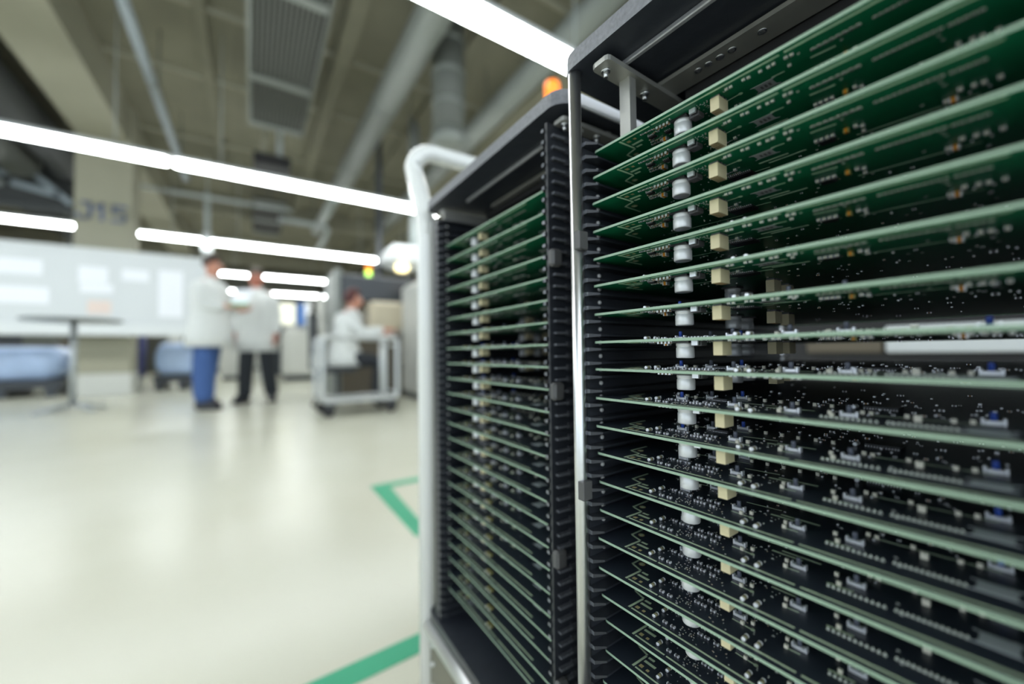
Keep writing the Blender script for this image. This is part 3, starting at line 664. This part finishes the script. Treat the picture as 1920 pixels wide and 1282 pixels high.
# ------------------------------------------------------------------ people
def skin(name, pts, edges, m, parent, root=0, sub=1, label=None, smooth=True):
    """pts: list of (x,y,z,r) or (x,y,z,(rx,ry))"""
    me = bpy.data.meshes.new(name); me.from_pydata([p[:3] for p in pts], edges, []); me.materials.append(MATS[m])
    o = bpy.data.objects.new(name, me); C.objects.link(o)
    md = o.modifiers.new('skin', 'SKIN'); md.use_smooth_shade = True
    for i, p in enumerate(pts):
        rr = p[3] if isinstance(p[3], tuple) else (p[3], p[3]); d = me.skin_vertices[0].data[i]; d.radius = rr; d.use_root = (i == root)
    ss = o.modifiers.new('sub', 'SUBSURF'); ss.levels = sub; ss.render_levels = sub
    if parent is not None: o.parent = parent
    if label: o['label'] = label
    return o
def lerp(a, b, t): return tuple(a[i]+(b[i]-a[i])*t for i in range(3))
def hand_pts(P, E, w_, d, palm_n, curl, r=.0095):
    """wrist index w_ already in P; d = pointing direction; palm_n = palm normal"""
    d = Vector(d).normalized(); n = Vector(palm_n).normalized(); n = (n-d*n.dot(d)).normalized(); s = d.cross(n); W0 = Vector(P[w_][:3])
    pm = W0 + d*.045; P.append((*pm, (.034, .018))); pi_ = len(P)-1; E.append((w_, pi_))
    for k, (off, L) in enumerate(((-.027, .068), (-.009, .078), (.009, .074), (.027, .058))):
        b = W0 + d*.088 + s*off; P.append((*b, r)); bi = len(P)-1; E.append((pi_, bi)); cur = b; dd = d.copy(); last = bi
        for j in range(3):
            dd = (dd*cos(curl) + n*sin(curl)).normalized(); cur = cur + dd*L*(.42, .32, .26)[j]; P.append((*cur, r*(.95, .88, .75)[j])); E.append((last, len(P)-1)); last = len(P)-1
    tb = W0 + d*.03 - s*.030; P.append((*tb, .012)); E.append((pi_, len(P)-1)); t1 = tb + (d*.6-s*.6+n*.3).normalized()*.034
    P.append((*t1, .0105)); E.append((len(P)-2, len(P)-1)); t2 = t1 + (d*.85+n*.4-s*.1).normalized()*.028; P.append((*t2, .009)); E.append((len(P)-2, len(P)-1))
def person(label, loc, rz, S, J, skin_m, coat_m, leg_m, hair_m, hair_long=False, coat_hem=None, group=None):
    """J: joints in the figure's frame (facing +y), metres for a 1.80 m figure"""
    r = empty('person', loc, rz, label, 'person', group); r.scale = (S, S, S)
    g = lambda k: J[k]
    P = []; E = []
    def v(k, rad, par=None):
        P.append((*g(k), rad)); i = len(P)-1
        if par is not None: E.append((par, i))
        return i
    pel = v('pelvis', (.12, .09)); wa = v('waist', (.135, .10), pel); ch = v('chest', (.155, .11), wa); up = v('upchest', (.12, .09), ch)
    nk = v('neck', .056, up); ch2 = v('chin', (.058, .066), nk); hd = v('head', (.078, .092), ch2); cr = v('crown', (.066, .078), hd)
    h = Vector(g('head')); fwd = Vector(J.get('look', (0, 1, 0))).normalized(); side = fwd.cross(Vector((0, 0, 1))).normalized()
    for q, rad in ((h+fwd*.088+Vector((0, 0, -.008)), .012),): P.append((*q, .02)); E.append((hd, len(P)-1)); P.append((*(q+fwd*.022+Vector((0, 0, -.016))), .012)); E.append((len(P)-2, len(P)-1))
    for s in (-1, 1): q = h + side*s*.082 + Vector((0, 0, -.005)); P.append((*q, .018)); E.append((hd, len(P)-1))
    for s in 'lr':
        sh = v('sh_'+s, .068, up); el = v('el_'+s, .044, sh); wr = v('wr_'+s, .028, el)
        hand_pts(P, E, wr, J['hd_'+s], J['pn_'+s], J.get('curl_'+s, .35))
        hp_ = v('hip_'+s, .08, pel); kn = v('kn_'+s, .062, hp_); an = v('an_'+s, .03, kn); to = v('to_'+s, (.026, .018), an)
    skin('body', P, E, skin_m, r, sub=2)
    # face
    for s in (-1, 1):
        q = h + fwd*.082 + side*s*.031 + Vector((0, 0, .012)); MB().lathe([(.001, -.011), (.008, -.007), (.011, 0), (.008, .007), (.001, .011)], 'eye_white', tuple(q), 10).build('eye', r)
        MB().lathe([(.0005, -.005), (.005, 0), (.0005, .005)], 'hair_brown', tuple(q+fwd*.009), 8).build('pupil', r)
        MB().obox(tuple(q+fwd*.008+Vector((0, 0, .022))), (.034, .01, .007), math.atan2(fwd.y, fwd.x)-pi/2, hair_m).build('eyebrow', r)
    MB().obox(tuple(h+fwd*.086+Vector((0, 0, -.055))), (.045, .012, .009), math.atan2(fwd.y, fwd.x)-pi/2, 'skin_red').build('lips', r)
    # hair: shell of an ellipsoid over the top and back
    mb = MB(); n = 20; m_ = 9; vs = []; fs = []; az = math.atan2(fwd.y, fwd.x)
    for i in range(m_):
        for k in range(n):
            a = 2*pi*k/n; front = cos(a); lim = (.42 if front > .55 else (.62 if front > 0 else (.78 if not hair_long else .95)))*pi*.72
            th = lim*i/(m_-1); rx, ry, rz_ = .112, .094, .122
            lp = Vector((rx*sin(th)*cos(a), ry*sin(th)*sin(a), rz_*cos(th)))
            vs.append((h.x-fwd.x*.008+lp.x*cos(az)-lp.y*sin(az), h.y-fwd.y*.008+lp.x*sin(az)+lp.y*cos(az), h.z+.022+lp.z))
    for i in range(m_-1):
        for k in range(n): fs.append((i*n+k, (i+1)*n+k, (i+1)*n+(k+1) % n, i*n+(k+1) % n))
    mb.add(vs, fs, hair_m, True); mb.build('hair', r)
    # trousers
    P = []; E = []
    P.append((*g('pelvis'), (.13, .10)))
    for s in 'lr':
        P.append((*lerp(g('hip_'+s), g('kn_'+s), .05), .108)); E.append((0, len(P)-1)); k = J.get('legw', 1); P.append((*g('kn_'+s), .098*k)); E.append((len(P)-2, len(P)-1)); P.append((*lerp(g('kn_'+s), g('an_'+s), .6), .092*k)); E.append((len(P)-2, len(P)-1)); P.append((*lerp(g('kn_'+s), g('an_'+s), 1.07), .090*k)); E.append((len(P)-2, len(P)-1))
    skin('trousers', P, E, leg_m, r, sub=2)
    for s in 'lr':
        a, t = Vector(g('an_'+s)), Vector(g('to_'+s)); d = (t-a); d.z = 0; d.normalize(); hz = min(a.z, t.z)-.035
        c = a + d*.05; an_ = math.atan2(d.y, d.x)
        q = MB(); q.slab(rounded(-.13, .15, -.05, .05, .045, 4), 0, .022, 'rubber'); q.slab(rounded(-.12, .14, -.045, .045, .04, 4), .022, .06, 'shoe'); q.slab(rounded(-.115, .10, -.042, .042, .035, 4), .06, .102, 'shoe')
        q.build('shoe', r, (c.x, c.y, hz-.03 if hz > .04 else 0), rz=an_)
    # coat body: rings from the collar to the hem
    rings = J['coat']; n = 24; vs = []
    for (c, a, b) in rings:
        for k in range(n): t = 2*pi*k/n; vs.append((c[0]+a*cos(t), c[1]+b*sin(t)*(1.0 if len(c) < 4 else 1), c[2]+(c[3]*sin(t) if len(c) > 3 else 0)))
    fs = [(i*n+k, i*n+(k+1) % n, (i+1)*n+(k+1) % n, (i+1)*n+k) for i in range(len(rings)-1) for k in range(n)]
    mb = MB(); mb.add(vs, fs, coat_m, True); o = mb.build('coat', r); sm = o.modifiers.new('thick', 'SOLIDIFY'); sm.thickness = .008
    for s in 'lr':
        a, b, c = g('sh_'+s), g('el_'+s), g('wr_'+s)
        o2 = skin('sleeve', [(*a, .088), (*lerp(a, b, .5), .074), (*b, .066), (*lerp(b, c, .5), .058), (*lerp(b, c, .93), .052)], [(0, 1), (1, 2), (2, 3), (3, 4)], coat_m, r, sub=2)
    q = MB(); u_ = Vector(g('neck')); q.lathe([(.092, u_.z-.045), (.075, u_.z-.005), (.070, u_.z+.02)], coat_m, (u_.x, u_.y, 0), 18, cap=False); q.build('collar', r)
    return r
base = dict(pelvis=(0, 0, .96), waist=(0, .01, 1.10), chest=(0, .015, 1.28), upchest=(0, 0, 1.42), neck=(0, .01, 1.53), chin=(0, .03, 1.60), head=(0, .035, 1.68), crown=(0, .02, 1.735),
            sh_l=(-.185, 0, 1.44), sh_r=(.185, 0, 1.44), el_l=(-.235, -.02, 1.15), el_r=(.235, -.02, 1.15), wr_l=(-.235, .06, .90), wr_r=(.235, .06, .90),
            hd_l=(0, .15, -1), hd_r=(0, .15, -1), pn_l=(1, 0, 0), pn_r=(-1, 0, 0), hip_l=(-.095, 0, .92), hip_r=(.095, 0, .92), kn_l=(-.10, .02, .50), kn_r=(.10, .02, .50),
            an_l=(-.11, -.02, .085), an_r=(.11, -.02, .085), to_l=(-.13, .13, .04), to_r=(.13, .13, .04))
def coat_rings(hem=.70, lean=0.0, w_=1.0):
    return [(c, a, b*(1+(w_-1)*1.3)) for c, a, b in [((0, .0, 1.50), .085*w_, .075), ((0, 0, 1.475), .15*w_, .095), ((0, 0, 1.43), .205*w_, .118), ((0, .01, 1.33), .215*w_, .135), ((0, .015, 1.20), .20*w_, .135), ((0, .01, 1.08), .195*w_, .14), ((0, 0, .96), .21*w_, .155), ((0, 0, .84), .22*w_, .165), ((0, 0, hem), .23*w_, .175)]]
J1 = dict(base); J1.update(legw=1.22, el_l=(-.23, .04, 1.17), wr_l=(-.15, .28, 1.17), hd_l=(.3, 1, .1), pn_l=(.8, 0, .6), el_r=(.23, .03, 1.17), wr_r=(.15, .27, 1.19), hd_r=(-.3, 1, .1), pn_r=(-.8, 0, .6),
                         kn_l=(-.12, -.09, .50), kn_r=(.12, .0, .50), an_l=(-.14, -.15, .085), an_r=(.14, .02, .085), to_l=(-.17, .0, .04), to_r=(.17, .18, .04), look=(.1, 1, -.15), coat=coat_rings(.72, 0, 1.22))
FX = math.atan2(-.40, .92) - pi/2         # facing direction as a turn from +y
person('dark-haired man in white coat and blue jeans, standing nearest the partition', (-.42, 6.00, 0), FX, 1.02, J1, 'skin', 'coat_white', 'jeans', 'hair_brown')
J2 = dict(base); J2.update(wr_l=(-.25, .05, .89), wr_r=(.24, .10, .90), an_l=(-.17, -.06, .085), an_r=(.12, .06, .085), to_l=(-.22, .08, .04), to_r=(.16, .20, .04), kn_l=(-.13, .0, .50), kn_r=(.11, .05, .50), look=(-.25, 1, -.1), coat=coat_rings(.68, 0, 1.1))
person('grey-haired man in white coat and black trousers, facing the man in jeans', (.06, 6.43, 0), math.atan2(-.93, -.35) - pi/2, 1.0, J2, 'skin_red', 'coat_white', 'trousers', 'hair_grey')
J3 = dict(pelvis=(0, 0, .58), waist=(0, .02, .72), chest=(0, .05, .90), upchest=(0, .07, 1.03), neck=(0, .10, 1.14), chin=(0, .13, 1.20), head=(0, .14, 1.28), crown=(0, .12, 1.335),
          sh_l=(-.175, .07, 1.05), sh_r=(.175, .07, 1.05), el_l=(-.22, .22, .84), el_r=(.22, .24, .86), wr_l=(-.17, .46, .86), wr_r=(.17, .50, .90), hd_l=(.15, 1, 0), hd_r=(-.15, 1, .0), pn_l=(.2, 0, -1), pn_r=(-.2, 0, -1),
          hip_l=(-.095, .02, .55), hip_r=(.095, .02, .55), kn_l=(-.12, .44, .52), kn_r=(.12, .44, .52), an_l=(-.12, .40, .085), an_r=(.12, .44, .085), to_l=(-.13, .55, .04), to_r=(.13, .59, .04), look=(0, 1, -.15),
          coat=[((0, .09, 1.11), .08, .07), ((0, .08, 1.10), .17, .12), ((0, .07, 1.05), .225, .145), ((0, .06, .95), .225, .155), ((0, .03, .82), .195, .14), ((0, .02, .70), .20, .16), ((0, .04, .58), .22, .20), ((0, .06, .47), .225, .22)])
person('auburn-haired worker in white coat sitting at the machine, seen in profile', (.95, 5.34, 0), math.atan2(-.25, .97) - pi/2, 1.03, J3, 'skin', 'coat_white', 'trousers', 'hair_auburn', True)
ch = empty('office_chair', (.90, 5.36, 0), math.atan2(-.25, .97) - pi/2, 'grey office chair under the seated worker in white', 'chair')
MB().bbox(-.23, .23, -.22, .24, .40, .47, 'chair_fabric', .03).build('seat', ch)
q = MB(); q.slab(rounded(-.22, .22, 0, .06, .025, 4), .62, 1.12, 'chair_fabric'); q.build('backrest', ch, (0, -.30, 0))
MB().tube([(0, -.2, .42), (0, -.31, .46), (0, -.31, .66)], .018, 'machine_dark').build('back_post', ch)
MB().cyl((0, 0, .1), (0, 0, .41), .025, 'machine_dark').build('gas_column', ch)
for k in range(5):
    a = 2*pi*k/5; MB().cyl((0, 0, .11), (.27*cos(a), .27*sin(a), .075), .018, 'machine_dark', 10, .013).build('base_leg', ch)
    MB().lathe([(.03, -.02), (.03, .02)], 'rubber', (.27*cos(a), .27*sin(a), .031), 14, axis='Y').build('caster', ch)
# folder between the two men
fd = empty('document_folder', (-.10, 5.72, 1.262), -.55, 'white paper with a green lower edge held by the man in jeans', 'document')
MB().obox((0, 0, .07), (.21, .006, .20), 0, 'paper', rx=-.5).build('sheet', fd)
MB().obox((0, -.05, -.03), (.22, .012, .035), 0, 'paper_green', rx=-.5).build('green_binder_strip', fd, label='green strip')

# ------------------------------------------------------------------ partition, table, parcels on the left
pt = empty('display_partition', (-2.9, 8.62, 0), 0, 'long white partition board with notices in front of the column', 'partition')
MB().bbox(-2.2, 2.28, 0, .04, 1.14, 2.26, 'partition_white', .006).build('board_panel', pt)
MB().bbox(-2.22, 2.30, -.012, .05, 2.26, 2.31, 'partition_frame', .006).build('top_rail', pt)
MB().bbox(-2.22, 2.30, -.05, .06, .965, 1.14, 'partition_frame', .01).build('lower_tray', pt)
for x in (-2.19, 2.27): MB().bbox(x-.02, x+.02, .005, .045, .0, 1.0, 'partition_frame', .004).build('support_leg', pt); MB().bbox(x-.03, x+.03, -.25, .28, 0, .03, 'partition_frame', .004).build('foot', pt)
nts = [(-.38, .33, 1.84, 2.06, 'paper', 'wide white notice at the left end of the partition'), (-.30, .40, 1.42, 1.66, 'paper', 'lower white notice at the left end of the partition'), (.70, 1.02, 1.77, 2.02, 'paper', 'white notice above the centre of the partition'), (.72, 1.08, 1.62, 1.76, 'paper', 'white notice just above the pink one'), (.80, 1.06, 1.30, 1.50, 'paper_pink', 'small pinkish notice low on the partition'), (1.18, 1.50, 1.84, 2.02, 'paper', 'white notice right of the partition centre'), (1.62, 1.93, 1.28, 2.05, 'paper', 'tall white poster at the right end of the partition')]
for x0, x1, z0, z1, m, lb in nts: tag(MB().box(-2.9+x0, -2.9+x1, 8.612, 8.6195, z0, z1, m).build('notice_sheet'), lb, 'notice', 'notices pinned on the partition')
tb = empty('standing_table', (-1.725, 6.64, 0), 0, 'round grey bar table with one slim leg, left foreground', 'table')
MB().lathe([(.40, 1.045), (.42, 1.055), (.42, 1.065), (.40, 1.075)], 'table_grey', n=40).build('tabletop', tb)
MB().cyl((0, 0, .06), (0, 0, 1.045), .030, 'table_metal', 18).build('column_leg', tb)
for k in range(4):
    a = pi/4+k*pi/2; MB().tube([(0, 0, .09), (.15*cos(a), .15*sin(a), .07), (.33*cos(a), .33*sin(a), .02)], [.026, .022, .016], 'table_metal', 10).build('foot', tb)
def parcel(name, c, size, label, seed):
    rr = random.Random(seed); o = empty(name, (c[0], c[1], 0), 0, label, 'wrapped pallet', 'blue wrapped pallets behind the partition')
    nx, nz = 14, 8; mb = MB(); a, b, hgt = size; z0 = .28; n = 28; vs = []
    for i in range(nz):
        t = i/(nz-1)
        for k in range(n):
            th = 2*pi*k/n; e = .35; cx = math.copysign(abs(cos(th))**e, cos(th)); cy = math.copysign(abs(sin(th))**e, sin(th)); s = (1-.18*abs(2*t-1)**3) * (1+rr.uniform(-.03, .03))
            vs.append((a/2*cx*s, b/2*cy*s, z0+(hgt-z0)*t+rr.uniform(-.012, .012)))
    fs = [(i*n+k, i*n+(k+1) % n, (i+1)*n+(k+1) % n, (i+1)*n+k) for i in range(nz-1) for k in range(n)] + [tuple(range(n-1, -1, -1)), tuple(range((nz-1)*n, nz*n))]
    mb.add(vs, fs, 'wrap_blue', True); mb.build('plastic_wrapping', o)
    MB().bbox(-a/2, a/2, -b/2, b/2, .14, .285, 'machine_dark', .01).build('pallet_deck', o)
    for x in (-a*.4, 0, a*.4): MB().box(x-.06, x+.06, -b/2+.02, b/2-.02, 0, .14, 'machine_dark').build('pallet_runner', o)
    return o
parcel('wrapped_pallet', (-3.25, 9.95), (1.35, 1.0, .80), 'blue plastic-wrapped pallet left of the column', 1)
parcel('wrapped_pallet', (-1.10, 10.2), (.84, .9, .88), 'blue plastic-wrapped pallet between the column and the man in jeans', 2)
bn = empty('blue_bin', (-1.90, 10.0, 0), 0, 'dark navy blue cabinet standing right of the column base', 'bin')
MB().bbox(-.14, .22, -.2, .2, .25, 1.15, 'bin_blue', .02).build('cabinet_body', bn)
MB().bbox(-.15, .23, -.21, .21, 1.15, 1.19, 'bin_blue', .01).build('lid', bn)
for x in (-.1, .18): MB().lathe([(.04, -.02), (.04, .02)], 'rubber', (x, -.12, .04), 14, axis='X').build('wheel', bn); MB().box(x-.012, x+.012, -.15, .15, .04, .26, 'aluminium').build('wheel_bracket', bn)
sh = empty('storage_shelf', (-3.3, 10.9, 0), 0, 'low dark shelf with boxes behind the left wrapped pallet', 'shelf')
MB().box(-1.0, 1.0, 0, .4, .82, .85, 'machine_brown').build('shelf_board', sh); MB().box(-1.0, 1.0, 0, .4, .30, .33, 'machine_brown').build('shelf_board', sh)
for x in (-.98, .98): MB().box(x-.02, x+.02, 0, .4, 0, 1.2, 'machine_brown').build('side_panel', sh)
for i, (x, m, lb) in enumerate(((.35, 'machine_brown', 'small brown box on the low shelf'), (.52, 'black', 'small black box on the low shelf'), (.78, 'bin_blue', 'small navy box at the right end of the low shelf'))):
    tag(MB().bbox(-3.3+x-.08, -3.3+x+.08, 11.02, 11.2, .85, 1.0, m, .006).build('storage_box'), lb, 'box', 'boxes on the low shelf')

# ------------------------------------------------------------------ silver cart
ct = empty('cage_cart', (.95, 4.52, 0), .02, 'silver tube frame cart on black wheels in front of the seated worker', 'cart')
def frame(y, nm):
    x0, x1, z0, z1, r = -.37, .37, .155, .80, .05
    pts = arc((x0+r, y, z0+r), (-1, 0, 0), (0, 0, -1), r, 0, pi/2, 5) + arc((x1-r, y, z0+r), (0, 0, -1), (1, 0, 0), r, 0, pi/2, 5) + arc((x1-r, y, z1-r), (1, 0, 0), (0, 0, 1), r, 0, pi/2, 5) + arc((x0+r, y, z1-r), (0, 0, 1), (-1, 0, 0), r, 0, pi/2, 5)
    MB().tube(pts + [pts[0]], .024, 'aluminium', 12, cap=False).build(nm, ct)
frame(-.22, 'front_frame'); frame(.22, 'rear_frame')
MB().bbox(-.36, .36, -.22, .22, .135, .165, 'aluminium', .006).build('deck', ct)
for x, z in ((-.37, .72), (.37, .72), (-.37, .2), (.37, .2)): MB().cyl((x, -.22, z), (x, .22, z), .015, 'aluminium', 10).build('side_rail', ct)
MB().cyl((.2, -.22, .16), (.2, -.22, .79), .017, 'aluminium', 10).build('upright', ct)
for x in (-.31, .31):
    for y in (-.2, .2):
        q = MB().bbox(x-.03, x+.03, y-.03, y+.03, .09, .136, 'machine_dark', .005).build('caster', ct)
        MB().lathe([(.055, -.022), (.06, 0), (.055, .022)], 'rubber', (x, y, .060), 18, axis='Y').build('wheel', q)

# ------------------------------------------------------------------ machines
mc = empty('placement_machine', (1.85, 6.35, 0), 0, 'assembly machine with dark top panel and cream hood behind the seated worker', 'machine')
MB().bbox(-.80, .75, -.3, .7, .0, .95, 'machine_brown', .02).build('lower_body', mc)
MB().bbox(-.42, .40, -.42, .6, .98, 1.40, 'machine_cream', .04).build('cream_hood', mc)
MB().bbox(-.82, .45, -.30, .65, 1.40, 1.78, 'machine_dark', .02).build('dark_upper_panel', mc)
MB().bbox(-.80, .75, -.38, .7, .93, .99, 'machine_white', .01).build('work_surface', mc)
MB().bbox(-.86, -.78, -.30, .65, .0, 1.85, 'duct_grey', .01).build('side_post', mc)
wm = empty('white_machine', (2.05, 4.95, 0), 0, 'tall white machine cabinet partly hidden by the white handle', 'machine')
MB().bbox(-.19, .6, -.1, .9, .06, 1.62, 'machine_white', .05).build('cabinet_body', wm)
MB().bbox(-.17, .58, -.08, .88, 0, .07, 'machine_dark', .01).build('plinth', wm)
MB().bbox(-.15, .56, -.112, -.098, .3, 1.2, 'partition_frame', .004).build('door', wm)
wh = empty('extractor_hood', (2.25, 6.6, 0), 0, 'white hood with a round warm light above the machines', 'hood')
MB().bbox(-.35, .6, .0, .6, 2.1, 2.5, 'partition_frame', .12).build('hood_body', wh)
MB().lathe([(.09, 2.04), (.11, 2.09), (.11, 2.12)], 'lamp_warm', (-.1, .1, 0), 20).build('round_light', wh, label='round warm yellow light')
MB().cyl((.2, .3, 2.45), (.2, .3, 4.86), .09, 'pipe_pale', 16).build('extract_pipe', wh)
def signal(loc, h0, cols, label):
    s = empty('signal_tower', loc, 0, label, 'signal light', 'signal lights on the machines')
    MB().cyl((0, 0, 0), (0, 0, h0), .012, 'aluminium', 8).build('pole', s)
    for i, m in enumerate(cols): MB().lathe([(.036, h0+i*.085), (.038, h0+i*.085+.07), (.034, h0+i*.085+.08)], m, n=16).build('lamp_segment', s, label={'signal_green': 'green lit segment', 'signal_orange': 'orange segment', 'signal_yellow': 'yellow segment'}[m])
    return s
signal((1.55, 6.5, 1.781), .085, ['signal_green', 'signal_orange'], 'signal light with orange over green, above the seated worker')
signal((2.06, 5.5, 1.615), .02, ['signal_yellow', 'signal_orange'], 'signal light with red over yellow on the tall white machine')
signal((2.45, 7.4, 2.25-.35), .62, ['signal_green'], 'single green signal light left of the white handle')
signal((1.45, 11.25, 1.281), .76, ['signal_green'], 'yellow-green signal light beyond the two men')
signal((1.32, 1.60, 1.4), .47, ['signal_yellow', 'signal_orange'], 'orange signal light just above the left rack top')
for nm in (('signal_support', (1.32, 1.60), 1.4, 'thin machine post behind the left rack, under the orange light'), ('signal_support', (2.45, 7.4), 1.9, 'thin post under the single green signal light')):
    q = empty(nm[0], (*nm[1], 0), 0, nm[3], 'post'); MB().box(-.03, .03, -.03, .03, .02, nm[2], 'machine_white').build('post_body', q); MB().box(-.1, .1, -.1, .1, 0, .02, 'machine_white').build('foot_plate', q)
# far work zone between and right of the two men
fm = empty('feeder_machine', (1.05, 10.9, 0), 0, 'pale machine with a row of shiny reels beyond the two men', 'machine')
MB().bbox(-.42, .55, 0, .9, .12, 1.28, 'machine_white', .08).build('machine_body', fm)
MB().box(-.38, .5, .05, .85, 0, .13, 'machine_dark').build('plinth', fm)
MB().bbox(.32, .44, -.1, .1, 1.2, 2.1, 'machine_white', .02).build('reel_post', fm)
for i, (x, z, y) in enumerate(((.10, 1.80, -.12), (.10, 1.62, -.12), (.26, 1.42, -.12), (.62, 1.95, -.05), (.64, 1.72, -.05), (.66, 1.50, -.1), (.52, 1.3, -.12), (.75, 1.38, -.12))):
    q = MB(); q.lathe([(.02, -.02), (.075, -.018), (.08, 0), (.075, .018), (.02, .02)], 'reel_shiny', (x, y, z), 18, axis='Y'); q.build('component_reel', fm, label='shiny round reel')
MB().box(.05, .12, -.04, .04, 1.25, 1.9, 'aluminium').build('reel_arm', fm)
ws = empty('workstation_desk', (.95, 12.0, 0), 0, 'desk with dark base beyond the two men', 'desk')
MB().box(-.8, .4, 0, .7, .98, 1.02, 'machine_white').build('desktop', ws)
for x in (-.78, .36): MB().box(x, x+.04, 0, .7, 0, .98, 'aluminium').build('leg', ws)
MB().bbox(-.5, -.12, .05, .6, .1, .82, 'machine_dark', .02).build('drawer_unit', ws); MB().box(-.72, -.54, .05, .6, .0, .9, 'machine_brown').build('side_box', ws)
def monitor(loc, w_, h, m, label):
    o = empty('monitor', loc, 0, label, 'monitor', 'monitors on the far desk')
    MB().bbox(-w_/2, w_/2, 0, .04, .08, .08+h, 'machine_dark', .006).build('screen_frame', o); MB().box(-w_/2+.015, w_/2-.015, -.003, .0, .095, .065+h, m).build('screen', o)
    MB().box(-.03, .03, .02, .05, .01, .1, 'machine_dark').build('stand', o); MB().box(-.1, .1, -.06, .1, 0, .012, 'machine_dark').build('stand_foot', o); return o
mn = empty('monitor_riser', (.95, 12.3, 1.02), 0, 'dark console on the far desk carrying the monitors', 'console')
MB().bbox(-.45, .42, 0, .3, 0, .34, 'machine_dark', .02).build('console_body', mn)
monitor((.70, 12.4, 1.36), .62, .62, 'screen_cream', 'bright cream monitor screen right of the man in black trousers')
monitor((1.20, 12.4, 1.36), .34, .62, 'screen_blue', 'dark blue monitor screen beside the bright one')
tc = empty('tool_cabinet', (-.32, 12.6, 0), 0, 'low grey cabinet seen between the two men', 'cabinet')
MB().bbox(-.35, .4, 0, .5, .1, 1.15, 'machine_white', .02).build('cabinet_body', tc); MB().box(-.3, .35, .02, .48, 0, .1, 'machine_dark').build('plinth', tc)
MB().lathe([(.12, -.03), (.14, 0), (.12, .03)], 'reel_shiny', (-.2, -.04, 1.3), 20, axis='Y').build('round_dial', tc, label='shiny round dial'); MB().box(-.24, -.16, -.02, .03, 1.1, 1.3, 'aluminium').build('dial_post', tc)
# rear of the hall
for i, (x, y, wd, h, m, lb) in enumerate(((-1.6, 20, 2.2, 1.9, 'machine_white', 'pale machine far back at left'), (1.2, 21, 2.4, 2.0, 'machine_white', 'pale machine far back in the middle'), (4.2, 17, 2.2, 2.1, 'machine_cream', 'cream machine far back at right'), (-6, 16, 3, 2.2, 'duct_dark', 'dark machine far back behind the partition'))):
    o = empty('far_machine', (x, y, 0), 0, lb, 'machine', 'machines at the rear of the hall'); MB().bbox(-wd/2, wd/2, 0, 1.2, .1, h, m, .06).build('machine_body', o); MB().box(-wd/2+.1, wd/2-.1, .1, 1.1, 0, .11, 'machine_dark').build('plinth', o); MB().box(-wd*.3, wd*.3, -.02, .01, h*.45, h*.75, 'machine_dark').build('window_panel', o)
# added dark block behind the right magazine, cuts stray reflections between its boards
o = empty('added_dark_block', (1.5, .15, 0), 0, 'added black block with a white band, darkening the gaps of the right magazine', 'cabinet')
MB().bbox(0, .6, -1.6, .55, .08, 1.5, 'black', .02).build('cabinet_body', o)
MB().box(.04, .56, -1.5, .5, 0, .09, 'machine_dark').build('plinth', o)
MB().bbox(-.02, .0, -1.55, .21, .607, .68, 'partition_white', .004).build('white_band', o, label='white horizontal band')  # made-up band in place of the bright background between the boards
MB().bbox(-.015, .0, .218, .40, .607, .66, 'machine_brown', .004).build('brown_band', o, label='short brown band')
